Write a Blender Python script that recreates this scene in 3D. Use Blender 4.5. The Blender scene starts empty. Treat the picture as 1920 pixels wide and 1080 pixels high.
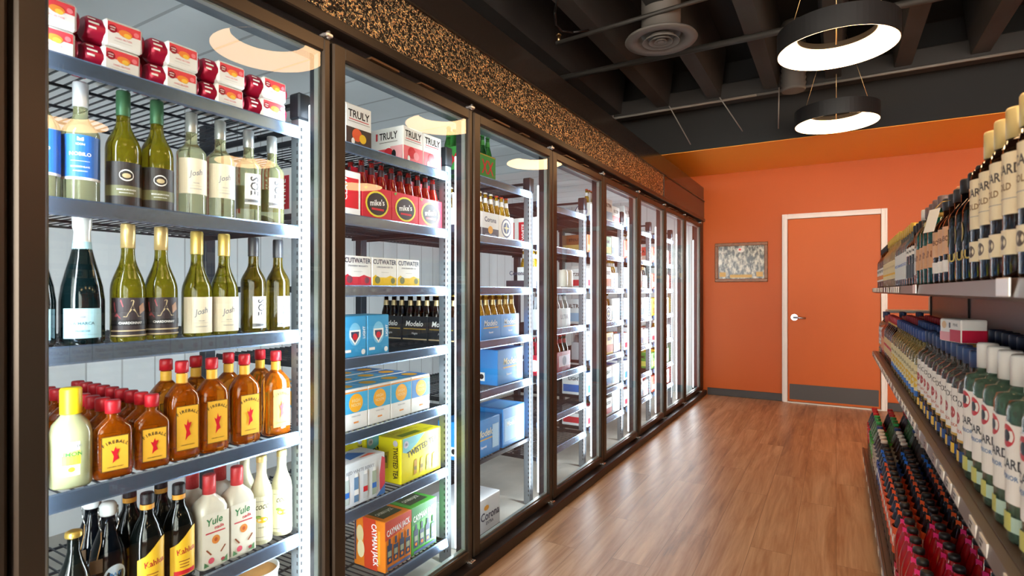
import bpy, math, random
from math import sin, cos, pi, radians, atan2, sqrt
SC = bpy.context.scene
COL = SC.collection
random.seed(7)

# ------------------------------------------------------------ camera, light, exposure
F, VX, HY, CAMH = 1034.0, 608.0, 545.0, 1.24
YAW = math.atan(VX / F)
CS, SN = cos(YAW), sin(YAW)
cam = bpy.data.objects.new('camera', bpy.data.cameras.new('camera'))
COL.objects.link(cam)
cam.location = (0, 0, CAMH)
cam.rotation_euler = (pi / 2, 0, YAW)
cam.data.sensor_width = 36
cam.data.lens = F / 1920 * 36
cam.data.shift_y = (HY - 540) / 1920
cam.data.clip_start = 0.02
cam.data.dof.use_dof = True
cam.data.dof.focus_distance = 2.7
cam.data.dof.aperture_fstop = 5.0
SC.camera = cam
SC.view_settings.view_transform = 'Standard'
SC.view_settings.look = 'None'
SC.view_settings.gamma = 1
SC.view_settings.use_curve_mapping = False
SC.view_settings.exposure = 0.0
RING_E, LED_W, LED_E, WORLD_E = 17.5, 8.6, 4.0, 14.0
w = bpy.data.worlds.new('sky'); SC.world = w; w.use_nodes = True
w.node_tree.nodes['Background'].inputs[0].default_value = (1.0, .94, .83, 1)
w.node_tree.nodes['Background'].inputs[1].default_value = WORLD_E
cy = SC.cycles
cy.max_bounces = 9; cy.diffuse_bounces = 3; cy.glossy_bounces = 4; cy.transmission_bounces = 8
cy.transparent_max_bounces = 24
cy.caustics_reflective = False; cy.caustics_refractive = False
cy.sample_clamp_indirect = 4; cy.blur_glossy = 0.3
cy.use_denoising = True

def yat(px, X):
    """Y along the aisle of something that stands at distance X and is seen at column px"""
    u = (px - 960) / F
    return X * (CS + u * SN) / (u * CS - SN)

# ------------------------------------------------------------ materials
def lin(h):
    if not isinstance(h, str): return h
    h = h.lstrip('#'); o = []
    for i in (0, 2, 4):
        c = int(h[i:i + 2], 16) / 255
        o.append(c / 12.92 if c <= .04045 else ((c + .055) / 1.055) ** 2.4)
    return tuple(o)
MATS = {}
def mat(c, rough=.5, metal=0., emit=0., coat=0., name=None):
    key = (c, rough, metal, emit, coat)
    if key in MATS: return MATS[key]
    m = bpy.data.materials.new(name or ('paint_%s' % str(c).strip('#')))
    m.use_nodes = True
    b = m.node_tree.nodes['Principled BSDF']
    col = (*lin(c), 1)
    b.inputs['Base Color'].default_value = col
    b.inputs['Roughness'].default_value = rough
    b.inputs['Metallic'].default_value = metal
    b.inputs['Coat Weight'].default_value = coat
    if emit:
        b.inputs['Emission Color'].default_value = col
        b.inputs['Emission Strength'].default_value = emit
    MATS[key] = m
    return m
def nodes(name):
    m = bpy.data.materials.new(name); m.use_nodes = True
    nt = m.node_tree
    return m, nt, nt.nodes, nt.links, nt.nodes['Principled BSDF']
def N(nt, typ, **kw):
    n = nt.nodes.new(typ)
    for k, v in kw.items():
        if k in n.inputs: n.inputs[k].default_value = v
        else: setattr(n, k, v)
    return n
GL = {}
def liquid(c, dif=.3, body=None, ior=1.38, rough=0.0):
    """a full bottle: refracting body, with some of the liquid's own colour"""
    key = (c, dif, body, ior)
    if key in GL: return GL[key]
    m, nt, ns, L, b = nodes('filled_glass_' + c.strip('#'))
    b.inputs['Base Color'].default_value = (*lin(c), 1)
    b.inputs['Transmission Weight'].default_value = 1
    b.inputs['IOR'].default_value = ior
    b.inputs['Roughness'].default_value = rough
    d = N(nt, 'ShaderNodeBsdfPrincipled', Roughness=.08)
    d.inputs['Base Color'].default_value = (*lin(body or c), 1)
    mx = N(nt, 'ShaderNodeMixShader'); mx.inputs[0].default_value = dif
    L.new(b.outputs[0], mx.inputs[1]); L.new(d.outputs[0], mx.inputs[2])
    L.new(mx.outputs[0], ns['Material Output'].inputs[0])
    GL[key] = m
    return m
def pane_glass():
    m, nt, ns, L, b = nodes('pane_glass')
    ns.remove(b)
    t = N(nt, 'ShaderNodeBsdfTransparent'); t.inputs[0].default_value = (.93, .965, .965, 1)
    g = N(nt, 'ShaderNodeBsdfGlossy', Roughness=.0); g.inputs[0].default_value = (1, 1, 1, 1)
    f = N(nt, 'ShaderNodeFresnel', IOR=1.5)
    geo = N(nt, 'ShaderNodeNewGeometry')
    inv = N(nt, 'ShaderNodeMath', operation='SUBTRACT'); inv.inputs[0].default_value = 1; L.new(geo.outputs['Backfacing'], inv.inputs[1])
    mu = N(nt, 'ShaderNodeMath', operation='MULTIPLY'); L.new(f.outputs[0], mu.inputs[0]); L.new(inv.outputs[0], mu.inputs[1])
    m2 = N(nt, 'ShaderNodeMath', operation='MULTIPLY', use_clamp=True); L.new(mu.outputs[0], m2.inputs[0]); m2.inputs[1].default_value = .92
    mx = N(nt, 'ShaderNodeMixShader')
    L.new(m2.outputs[0], mx.inputs[0]); L.new(t.outputs[0], mx.inputs[1]); L.new(g.outputs[0], mx.inputs[2])
    L.new(mx.outputs[0], ns['Material Output'].inputs[0])
    return m
def wood_floor():
    m, nt, ns, L, b = nodes('wood_plank_floor')
    tc = N(nt, 'ShaderNodeTexCoord')
    mp = N(nt, 'ShaderNodeMapping'); mp.inputs['Rotation'].default_value = (0, 0, pi / 2)
    L.new(tc.outputs['Object'], mp.inputs[0])
    br = N(nt, 'ShaderNodeTexBrick', offset=.37, Scale=1.0)
    br.inputs['Brick Width'].default_value = 1.22; br.inputs['Row Height'].default_value = .18
    br.inputs['Mortar Size'].default_value = .0012; br.inputs['Mortar Smooth'].default_value = .2
    br.inputs['Color1'].default_value = (0, 0, 0, 1); br.inputs['Color2'].default_value = (1, 1, 1, 1)
    br.inputs['Mortar'].default_value = (.5, .5, .5, 1)
    L.new(mp.outputs[0], br.inputs['Vector'])
    sep = N(nt, 'ShaderNodeSeparateColor'); L.new(br.outputs['Color'], sep.inputs[0])
    # grain: noise stretched along the plank, shifted per plank
    sx = N(nt, 'ShaderNodeSeparateXYZ'); L.new(tc.outputs['Object'], sx.inputs[0])
    def M(op, a, b_):
        n = N(nt, 'ShaderNodeMath', operation=op)
        for i, v in enumerate((a, b_)):
            if isinstance(v, (int, float)): n.inputs[i].default_value = v
            else: L.new(v, n.inputs[i])
        return n.outputs[0]
    off = M('MULTIPLY', sep.outputs[0], 37.0)
    cb = N(nt, 'ShaderNodeCombineXYZ')
    L.new(M('MULTIPLY', sx.outputs[0], 16.0), cb.inputs[0]); L.new(M('MULTIPLY', sx.outputs[1], 1.3), cb.inputs[1]); L.new(off, cb.inputs[2])
    n1 = N(nt, 'ShaderNodeTexNoise', Scale=1.0, Detail=6.0, Roughness=.62, Distortion=.6); L.new(cb.outputs[0], n1.inputs['Vector'])
    cb2 = N(nt, 'ShaderNodeCombineXYZ')
    L.new(M('MULTIPLY', sx.outputs[0], 90.0), cb2.inputs[0]); L.new(M('MULTIPLY', sx.outputs[1], 3.0), cb2.inputs[1]); L.new(off, cb2.inputs[2])
    n2 = N(nt, 'ShaderNodeTexNoise', Scale=1.0, Detail=3.0); L.new(cb2.outputs[0], n2.inputs['Vector'])
    v = M('ADD', M('ADD', M('MULTIPLY', n1.outputs[0], .95), M('MULTIPLY', n2.outputs[0], .30)), M('MULTIPLY', sep.outputs[0], .12))
    cr = N(nt, 'ShaderNodeValToRGB'); L.new(v, cr.inputs[0])
    e = cr.color_ramp.elements
    e[0].position = .42; e[0].color = (*lin('#7d5e45'), 1)
    e[1].position = .92; e[1].color = (*lin('#d8b896'), 1)
    k = e.new(.62); k.color = (*lin('#b08865'), 1)
    mm = N(nt, 'ShaderNodeMixRGB', blend_type='MULTIPLY'); L.new(br.outputs['Fac'], mm.inputs[0])
    L.new(cr.outputs[0], mm.inputs[1]); mm.inputs[2].default_value = (.45, .42, .4, 1)
    L.new(mm.outputs[0], b.inputs['Base Color'])
    b.inputs['Roughness'].default_value = .36
    bp = N(nt, 'ShaderNodeBump', Strength=.12, Distance=.002); L.new(n2.outputs[0], bp.inputs['Height']); L.new(bp.outputs[0], b.inputs['Normal'])
    return m
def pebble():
    m, nt, ns, L, b = nodes('black_panel_painted_glints')
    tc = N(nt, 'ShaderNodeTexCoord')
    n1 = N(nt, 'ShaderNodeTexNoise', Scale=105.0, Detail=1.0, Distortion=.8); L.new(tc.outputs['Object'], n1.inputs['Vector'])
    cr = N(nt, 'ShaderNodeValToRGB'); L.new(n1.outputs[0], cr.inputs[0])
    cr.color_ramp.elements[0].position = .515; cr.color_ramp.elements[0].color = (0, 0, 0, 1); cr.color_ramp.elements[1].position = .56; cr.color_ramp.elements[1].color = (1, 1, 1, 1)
    mc = N(nt, 'ShaderNodeMixRGB'); L.new(cr.outputs[0], mc.inputs[0]); mc.inputs[1].default_value = (.010, .008, .007, 1); mc.inputs[2].default_value = (.92, .74, .44, 1)  # glints of the ring lights put into the colour as gold flecks
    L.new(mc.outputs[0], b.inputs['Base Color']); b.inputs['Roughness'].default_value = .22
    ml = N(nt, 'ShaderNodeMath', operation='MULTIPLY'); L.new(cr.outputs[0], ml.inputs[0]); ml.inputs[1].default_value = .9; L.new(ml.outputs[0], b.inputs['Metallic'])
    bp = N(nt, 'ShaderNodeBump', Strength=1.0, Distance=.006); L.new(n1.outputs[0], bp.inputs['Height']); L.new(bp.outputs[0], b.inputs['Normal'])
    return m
def ribbed(axis, step, c, rough=.45):
    """white enamelled panel with narrow pressed grooves every step metres"""
    m, nt, ns, L, b = nodes('ribbed_panel_' + 'xyz'[axis])
    tc = N(nt, 'ShaderNodeTexCoord'); s = N(nt, 'ShaderNodeSeparateXYZ'); L.new(tc.outputs['Object'], s.inputs[0])
    a = N(nt, 'ShaderNodeMath', operation='DIVIDE'); L.new(s.outputs[axis], a.inputs[0]); a.inputs[1].default_value = step
    fr = N(nt, 'ShaderNodeMath', operation='FRACT'); L.new(a.outputs[0], fr.inputs[0])
    g = N(nt, 'ShaderNodeMath', operation='LESS_THAN'); L.new(fr.outputs[0], g.inputs[0]); g.inputs[1].default_value = .05
    mx = N(nt, 'ShaderNodeMixRGB'); L.new(g.outputs[0], mx.inputs[0])
    mx.inputs[1].default_value = (*lin(c), 1); mx.inputs[2].default_value = tuple(x * .62 for x in lin(c)) + (1,)
    L.new(mx.outputs[0], b.inputs['Base Color']); b.inputs['Roughness'].default_value = rough
    return m
def noisy(name, c1, c2, scale=4., rough=.5, bump=0., detail=4., stretch=(1, 1, 1), spec=.5):
    m, nt, ns, L, b = nodes(name)
    tc = N(nt, 'ShaderNodeTexCoord'); mp = N(nt, 'ShaderNodeMapping'); mp.inputs['Scale'].default_value = stretch
    L.new(tc.outputs['Object'], mp.inputs[0])
    n = N(nt, 'ShaderNodeTexNoise', Scale=scale, Detail=detail); L.new(mp.outputs[0], n.inputs['Vector'])
    cr = N(nt, 'ShaderNodeValToRGB'); L.new(n.outputs[0], cr.inputs[0])
    cr.color_ramp.elements[0].position = .3; cr.color_ramp.elements[0].color = (*lin(c1), 1)
    cr.color_ramp.elements[1].position = .7; cr.color_ramp.elements[1].color = (*lin(c2), 1)
    L.new(cr.outputs[0], b.inputs['Base Color']); b.inputs['Roughness'].default_value = rough; b.inputs['Specular IOR Level'].default_value = spec
    if bump:
        bp = N(nt, 'ShaderNodeBump', Strength=bump, Distance=.01); L.new(n.outputs[0], bp.inputs['Height']); L.new(bp.outputs[0], b.inputs['Normal'])
    return m
def emitter(name, c, e):
    m, nt, ns, L, b = nodes(name)
    b.inputs['Base Color'].default_value = (.8, .8, .8, 1)
    b.inputs['Emission Color'].default_value = (*lin(c), 1); b.inputs['Emission Strength'].default_value = e
    return m

GLASS = pane_glass()
BRONZE = mat('#4a433c', .32, .75, name='bronze_anodised_aluminium')
BLACK = mat((.012, .012, .013), .4, name='black_plastic')
DARKST = mat((.035, .04, .05), .35, .6, name='dark_wire_coating')
CHROME = mat('#8096b4', .24, .8, name='polished_aluminium_rail')
STEEL = mat('#b9bec4', .25, 1.0, name='brushed_steel')
WHITEP = mat('#e9e6e2', .4, name='white_enamel')
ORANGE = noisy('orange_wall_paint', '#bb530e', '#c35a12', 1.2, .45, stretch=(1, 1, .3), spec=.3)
BLKWALL = mat((.012, .012, .012), .8, name='black_painted_wall')
GOLD = mat('#d9b45a', .28, .8, name='gold_foil')
PAPER = mat('#f2efe6', .55, name='white_paper')
CREAM = mat('#efe6cf', .55, name='cream_paper')
W, K = mat('#f4f4f2', .45), mat('#1c1c20', .5)
RED, DRED = mat('#cf1f2e', .4), mat('#96122a', .35)

# ------------------------------------------------------------ mesh building
class MB:
    def __init__(s): s.v = []; s.f = []; s.mi = []; s.sm = []; s.mats = []
    def m(s, x):
        if x not in s.mats: s.mats.append(x)
        return s.mats.index(x)
    def face(s, idx, mt, smooth=False): s.f.append(idx); s.mi.append(s.m(mt)); s.sm.append(smooth)
    def quad(s, a, b, c, d, mt):
        n = len(s.v); s.v += [a, b, c, d]; s.face((n, n + 1, n + 2, n + 3), mt)
    def box(s, x0, x1, y0, y1, z0, z1, mt, bv=0.):
        bv = min(bv, (x1 - x0) * .45, (y1 - y0) * .45, (z1 - z0) * .45)
        X, Y, Z = (x0, x1), (y0, y1), (z0, z1)
        if bv <= 0:
            n = len(s.v)
            for i in (0, 1):
                for j in (0, 1):
                    for k in (0, 1): s.v.append((X[i], Y[j], Z[k]))
            for q in ((0, 1, 3, 2), (4, 6, 7, 5), (0, 4, 5, 1), (2, 3, 7, 6), (0, 2, 6, 4), (1, 5, 7, 3)): s.face(tuple(n + a for a in q), mt)
            return s
        idx = {}
        for i in (0, 1):
            for j in (0, 1):
                for k in (0, 1):
                    c = (X[i], Y[j], Z[k]); inn = (1 - 2 * i, 1 - 2 * j, 1 - 2 * k)
                    for a in range(3):
                        p = list(c)
                        for q in range(3):
                            if q != a: p[q] += inn[q] * bv
                        idx[(i, j, k, a)] = len(s.v); s.v.append(tuple(p))
        def fc(ids, nrm):
            P = [s.v[i] for i in ids]
            ax = [P[1][q] - P[0][q] for q in range(3)]; bx = [P[2][q] - P[0][q] for q in range(3)]
            cr = (ax[1] * bx[2] - ax[2] * bx[1], ax[2] * bx[0] - ax[0] * bx[2], ax[0] * bx[1] - ax[1] * bx[0])
            if sum(cr[q] * nrm[q] for q in range(3)) < 0: ids = ids[::-1]
            s.face(tuple(ids), mt)
        for a in range(3):
            o = [q for q in range(3) if q != a]
            for sd in (0, 1):
                ids = []
                for (p, q) in ((0, 0), (1, 0), (1, 1), (0, 1)):
                    t = [0, 0, 0]; t[a] = sd; t[o[0]] = p; t[o[1]] = q; ids.append(idx[(*t, a)])
                nr = [0, 0, 0]; nr[a] = 2 * sd - 1; fc(ids, nr)
        for a in range(3):                      # edges along axis a
            o = [q for q in range(3) if q != a]
            for p in (0, 1):
                for q in (0, 1):
                    t0 = [0, 0, 0]; t0[o[0]] = p; t0[o[1]] = q; t1 = list(t0); t1[a] = 1
                    nr = [0, 0, 0]; nr[o[0]] = 2 * p - 1; nr[o[1]] = 2 * q - 1
                    fc([idx[(*t0, o[0])], idx[(*t1, o[0])], idx[(*t1, o[1])], idx[(*t0, o[1])]], nr)
        for i in (0, 1):
            for j in (0, 1):
                for k in (0, 1): fc([idx[(i, j, k, 0)], idx[(i, j, k, 1)], idx[(i, j, k, 2)]], (2 * i - 1, 2 * j - 1, 2 * k - 1))
        return s
    def loft(s, secs, mt, seg=20, cx=0., cy=0., cap=True, smooth=True):
        """secs: (ax, ay, z) or (ax, ay, z, exponent) going up; a round or squarish column"""
        rings = []
        for c in secs:
            ax, ay, z = c[:3]; e = 2. / (c[3] if len(c) > 3 else 2.)
            n = len(s.v)
            for i in range(seg):
                t = 2 * pi * (i + .5) / seg; ct, st = cos(t), sin(t)
                s.v.append((cx + ax * math.copysign(abs(ct) ** e, ct), cy + ay * math.copysign(abs(st) ** e, st), z))
            rings.append(n)
        for a, b in zip(rings, rings[1:]):
            for i in range(seg):
                j = (i + 1) % seg; s.face((a + i, a + j, b + j, b + i), mt, smooth)
        if cap:
            s.face(tuple(rings[0] + i for i in range(seg))[::-1], mt); s.face(tuple(rings[-1] + i for i in range(seg)), mt)
        return s
    def lathe(s, prof, mt, seg=20, cx=0., cy=0., cap=True): return s.loft([(r, r, z) for r, z in prof], mt, seg, cx, cy, cap)
    def tube(s, p, q, r, mt, seg=8, r2=None):
        from mathutils import Vector
        p, q = Vector(p), Vector(q); d = (q - p).normalized()
        a = d.orthogonal().normalized(); b = d.cross(a); n = len(s.v)
        for P, R in ((p, r), (q, r if r2 is None else r2)):
            for i in range(seg):
                t = 2 * pi * i / seg; s.v.append(tuple(P + a * (R * cos(t)) + b * (R * sin(t))))
        for i in range(seg):
            j = (i + 1) % seg; s.face((n + i, n + j, n + seg + j, n + seg + i), mt, True)
        s.face(tuple(n + i for i in range(seg))[::-1], mt); s.face(tuple(n + seg + i for i in range(seg)), mt)
        return s
    def path(s, pts, r, mt, seg=6):
        for a, b in zip(pts, pts[1:]): s.tube(a, b, r, mt, seg)
        return s
    def mesh(s, name):
        me = bpy.data.meshes.new(name); me.from_pydata(s.v, [], s.f)
        for x in s.mats: me.materials.append(x)
        me.polygons.foreach_set('material_index', s.mi); me.polygons.foreach_set('use_smooth', s.sm); me.update()
        return me

TXT = {}
def glyphs(body, bold=0.02):
    if (body, bold) in TXT: return TXT[(body, bold)]
    cu = bpy.data.curves.new('t', 'FONT'); cu.body = body; cu.resolution_u = 2; cu.offset = bold; cu.fill_mode = 'FRONT'; cu.size = 1
    ob = bpy.data.objects.new('t', cu); me = bpy.data.meshes.new_from_object(ob)
    vs = [(v.co.x, v.co.y) for v in me.vertices]; fs = [tuple(p.vertices) for p in me.polygons]
    bpy.data.objects.remove(ob); bpy.data.curves.remove(cu); bpy.data.meshes.remove(me)
    x0 = min(v[0] for v in vs); x1 = max(v[0] for v in vs); y0 = min(v[1] for v in vs); y1 = max(v[1] for v in vs)
    TXT[(body, bold)] = r = ([(v[0] - (x0 + x1) / 2, v[1] - (y0 + y1) / 2) for v in vs], fs, x1 - x0, y1 - y0)
    return r
def cyl(R): return lambda u, v, o: ((R + o) * cos(u / R), (R + o) * sin(u / R), v)
def front(x): return lambda u, v, o: (x + o, u, v)
def side(y): return lambda u, v, o: (u, y - o, v)
def far(y): return lambda u, v, o: (-u, y + o, v)
def top(z): return lambda u, v, o: (-v, u, z + o)
def decal(mb, mp, items, step=.006, lay0=.0006):
    """flat label artwork: R rectangle, D disc, O ring, G polygon, T lettering"""
    for n, it in enumerate(items):
        o = lay0 + n * .00018; k = it[0]; b = len(mb.v)
        if k == 'R':
            _, u0, v0, u1, v1, mt = it; c = max(1, int((u1 - u0) / step))
            for i in range(c + 1):
                u = u0 + (u1 - u0) * i / c; mb.v += [mp(u, v0, o), mp(u, v1, o)]
            for i in range(c): mb.face((b + 2 * i, b + 2 * i + 2, b + 2 * i + 3, b + 2 * i + 1), mt)
        elif k == 'D':
            _, cu, cv, ru, rv, mt = it; s = 20; mb.v.append(mp(cu, cv, o))
            for i in range(s): mb.v.append(mp(cu + ru * cos(2 * pi * i / s), cv + rv * sin(2 * pi * i / s), o))
            for i in range(s): mb.face((b, b + 1 + i, b + 1 + (i + 1) % s), mt)
        elif k == 'H':
            _, cols, mt = it
            for i in range(len(cols) - 1):
                (ua, a0, a1), (ub, b0, b1) = cols[i], cols[i + 1]; c = max(1, int(abs(ub - ua) / step) + 1)
                for q in range(c):
                    n_ = len(mb.v); t0, t1 = q / c, (q + 1) / c
                    L_ = lambda p, r, t: p + (r - p) * t
                    mb.v += [mp(L_(ua, ub, t0), L_(a0, b0, t0), o), mp(L_(ua, ub, t1), L_(a0, b0, t1), o), mp(L_(ua, ub, t1), L_(a1, b1, t1), o), mp(L_(ua, ub, t0), L_(a1, b1, t0), o)]
                    mb.face((n_, n_ + 1, n_ + 2, n_ + 3), mt)
        elif k == 'G':
            _, pts, mt = it
            for p in pts: mb.v.append(mp(p[0], p[1], o))
            mb.face(tuple(range(b, b + len(pts))), mt)
        elif k == 'T':
            _, body, cu, cv, h, mt = it[:6]; mw = it[6] if len(it) > 6 else None; rot = it[7] if len(it) > 7 else 0; sh = it[8] if len(it) > 8 else 0
            vs, fs, w_, h_ = glyphs(body); sc = h / h_; su = min(sc, mw / w_) if mw else sc
            cr, sr = cos(rot), sin(rot)
            for x, y in vs:
                X, Y = x * su + y * sc * sh, y * sc; mb.v.append(mp(cu + X * cr - Y * sr, cv + X * sr + Y * cr, o))
            for f in fs: mb.face(tuple(b + i for i in f), mt)
    return mb

# ------------------------------------------------------------ objects
def obj(name, me, parent=None, loc=(0, 0, 0), rz=0.):
    if isinstance(me, MB): me = me.mesh(name)
    o = bpy.data.objects.new(name, me); COL.objects.link(o)
    o.location = loc; o.rotation_euler = (0, 0, rz)
    if parent: o.parent = parent
    return o
def tag(o, label, cat, group=None):
    o['label'] = label; o['category'] = cat
    if group: o['group'] = group
    return o
def struct(name, mb, loc=(0, 0, 0), parent=None):
    o = obj(name, mb, parent, loc)
    if not parent: o['kind'] = 'structure'
    return o
def empty(name, loc=(0, 0, 0), rz=0.):
    o = bpy.data.objects.new(name, None); COL.objects.link(o); o.location = loc; o.rotation_euler = (0, 0, rz); o.empty_display_size = .05
    return o
class Kind:
    """one kind of product: its own mesh and the meshes of its parts, shared by all copies"""
    def __init__(s, name, root, cat, parts=()):
        s.name = name; s.cat = cat; s.root = root.mesh(name) if root else None
        s.parts = [(p[0], p[1].mesh(p[0]), p[2] if len(p) > 2 else (0, 0, 0), [(q[0], q[1].mesh(q[0])) for q in (p[3] if len(p) > 3 else ())]) for p in parts]
def put(k, x, y, z, label, group=None, rz=0., sc=1., cat=None):
    r = obj(k.name, k.root, None, (x, y, z), rz); tag(r, label, cat or k.cat, group)
    r.scale = (sc, sc, sc)
    for nm, me, off, subs in k.parts:
        offs = off if isinstance(off, list) else [off]
        for of in offs:
            c = obj(nm, me, r, of)
            for n2, m2 in subs: obj(n2, m2, c)
    return r
ORD = ['first', 'second', 'third', 'fourth', 'fifth', 'sixth', 'seventh', 'eighth', 'ninth', 'tenth', 'eleventh', 'twelfth', 'thirteenth', 'fourteenth', 'fifteenth', 'sixteenth',
       'seventeenth', 'eighteenth', 'nineteenth', 'twentieth'] + ['twenty-' + x for x in ('first', 'second', 'third', 'fourth', 'fifth', 'sixth', 'seventh', 'eighth', 'ninth')] + ['thirtieth']

# ------------------------------------------------------------ the room
XD = -1.379                      # front of the cooler doors
YB = [.43 + .79 * k for k in range(-1, 9)]   # door boundaries, the first is beside the camera
YW = 6.88                        # orange wall
XR, YR, ZC = 6.0, -2.6, 3.42
XB = -3.4                        # back of the walk-in cooler
struct('floor', MB().box(XD - .02, XR, YR, YW, -.1, 0, wood_floor()))
struct('floor_cooler', MB().box(XB, XD - .02, -1.2, YW, -.1, .005, noisy('cooler_concrete', '#a39f96', '#c4bfb5', 3., .6)))
struct('wall_back', MB().box(XB, XR, YW, YW + .12, 0, 2.62, ORANGE))
struct('wall_right', MB().box(XR, XR + .12, YR, YW, 0, ZC, ORANGE))
b = MB()                          # unseen shop front, added and set close so daylight reaches the near shelves
b.box(XD, XR, YR - .12, YR, 0, .5, ORANGE); b.box(XD, XR, YR - .12, YR, 2.7, ZC, BLKWALL)
for x in (XD, .4, 2.2, 4.0, 5.8): b.box(x, x + .2, YR - .12, YR, .5, 2.7, ORANGE)
struct('wall_front', b)
struct('wall_left', MB().box(XD - .15, XD, YR, -.37, 0, ZC, BLKWALL))
# dropped soffit over the orange wall: orange underside, black face
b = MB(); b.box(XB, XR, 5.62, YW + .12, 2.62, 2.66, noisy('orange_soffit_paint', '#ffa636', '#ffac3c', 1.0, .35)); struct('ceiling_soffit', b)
struct('wall_soffit_face', MB().box(XB, XR, 5.60, 5.64, 2.625, ZC, BLKWALL))
DECK = noisy('dark_concrete_deck', '#0c0c0c', '#141414', 2.5, .85)
struct('ceiling', MB().box(XB, XR, YR, 5.62, ZC, ZC + .1, DECK))
CONC = noisy('dusty_concrete_beam', '#232323', '#393938', 3.5, .85, .3, stretch=(1, .35, 1))
for k in range(-4, 9):
    x = -.02 + .47 * k
    bm = MB(); n0 = len(bm.v)
    for z, hw in ((3.0, .055), (ZC, .10)):
        for (sx, yy) in ((-1, YR), (1, YR), (1, 5.3), (-1, 5.3)): bm.v.append((x + sx * hw, yy, z))
    for q in ((3, 2, 1, 0), (0, 1, 5, 4), (1, 2, 6, 5), (2, 3, 7, 6), (3, 0, 4, 7)): bm.face(q, CONC)
    struct('ceiling_beam', bm)
struct('ceiling_girder', MB().box(XB, XR, 5.28, 5.44, 2.97, 3.12, mat('#2b2826', .7), .01))
# cooler box
CEILM = ribbed(1, .30, '#e9eef0'); WALLM = ribbed(1, .17, '#eff3f6')
struct('ceiling_cooler', MB().box(XB, XD - .12, -1.2, YW, 2.36, 2.44, CEILM))
struct('wall_cooler_back', MB().box(XB - .1, XB, -1.2, YW, 0, 2.44, WALLM))
struct('wall_cooler_far', MB().box(XB, XD - .10, YW - .10, YW - .001, 0, 2.44, ribbed(0, .17, '#e4e8e8')))
struct('wall_cooler_near', MB().box(XB, XD - .10, -1.2, -1.12, 0, 2.44, ribbed(0, .17, '#dfe3e2')))
# header over the doors
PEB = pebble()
GLOSSB = mat((.02, .016, .014), .16, name='smooth_glossy_black_panel')
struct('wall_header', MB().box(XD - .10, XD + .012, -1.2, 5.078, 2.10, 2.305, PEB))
struct('wall_header_far', MB().box(XD - .10, XD + .012, 5.0785, YW, 2.10, 2.305, GLOSSB))
struct('wall_header_upper', MB().box(XD - .10, XD + .006, -1.2, YW, 2.313, 2.475, GLOSSB))
struct('trim_header', MB().box(XD - .06, XD + .020, -1.2, YW, 2.305, 2.313, BRONZE))
struct('trim_seam', MB().box(XD - .06, XD + .016, 5.075, 5.083, 2.10, 2.305, BRONZE))
struct('trim_door_head', MB().box(XD - .10, XD + .024, -1.2, YW, 2.065, 2.10, BRONZE, .004))
struct('wall_above_cooler', MB().box(XB - .1, XB, -1.2, YW, 2.44, ZC, BLKWALL))
struct('trim_cooler_base', MB().box(XD - .10, XD + .045, -1.2, YW, 0, .052, mat('#241a15', .35, .3), .006))
struct('trim_gap', MB().box(XD - .11, XD - .03, -1.2, YW, 2.035, 2.066, BLACK))
struct('trim_cooler_end', MB().box(XD - .10, XD, YB[-1] + .002, YW, .052, 2.066, mat('#1f1a17', .35, .6)))
# orange wall: baseboard, door, picture
xl, xr = -.523, .455
BB = mat('#2e2927', .5)
struct('baseboard_back', MB().box(XD + .05, xl - .002, YW - .012, YW, 0, .085, BB, .003))
struct('baseboard_back', MB().box(xr + .002, XR, YW - .012, YW, 0, .085, BB, .003))
fr = MB(); D0 = YW
fw, zt = .055, 2.09
for (a, b_, c, d) in ((xl, xl + fw, 0, zt), (xr - fw, xr, 0, zt), (xl + fw, xr - fw, zt - fw, zt)):
    fr.box(a, b_, D0 - .035, D0, c, d, WHITEP, .004)
    fr.box(a + .018 if a == xl else a, b_ - .018 if b_ == xr else b_, D0 - .045, D0 - .033, c, d - .018 if d == zt else d, WHITEP, .003)
door = struct('door_1', MB().box(xl + fw + .004, xr - fw - .004, D0 - .02, D0, .012, zt - fw - .004, noisy('orange_door_paint', '#c05a14', '#c86018', 1.5, .45, stretch=(1, 1, .3), spec=.3), .002))
obj('door_frame', fr, door)
obj('kick_plate', MB().box(xl + fw + .02, xr - fw - .02, D0 - .024, D0 - .02, .035, .205, mat('#37312e', .45), .001), door)
obj('threshold', MB().box(xl + fw, xr - fw, D0 - .05, D0 - .0201, 0, .012, mat('#b9b3ab', .35, .5)), door)
h = MB(); hx0, hz = xl + fw + .068, .945
h.tube((hx0, D0 - .02, hz), (hx0, D0 - .032, hz), .036, STEEL, 24); h.tube((hx0, D0 - .032, hz), (hx0, D0 - .07, hz), .012, STEEL, 12)
h.tube((hx0 - .01, D0 - .068, hz), (hx0 + .115, D0 - .066, hz - .006), .0105, STEEL, 12)
obj('door_handle', h, door)
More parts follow.
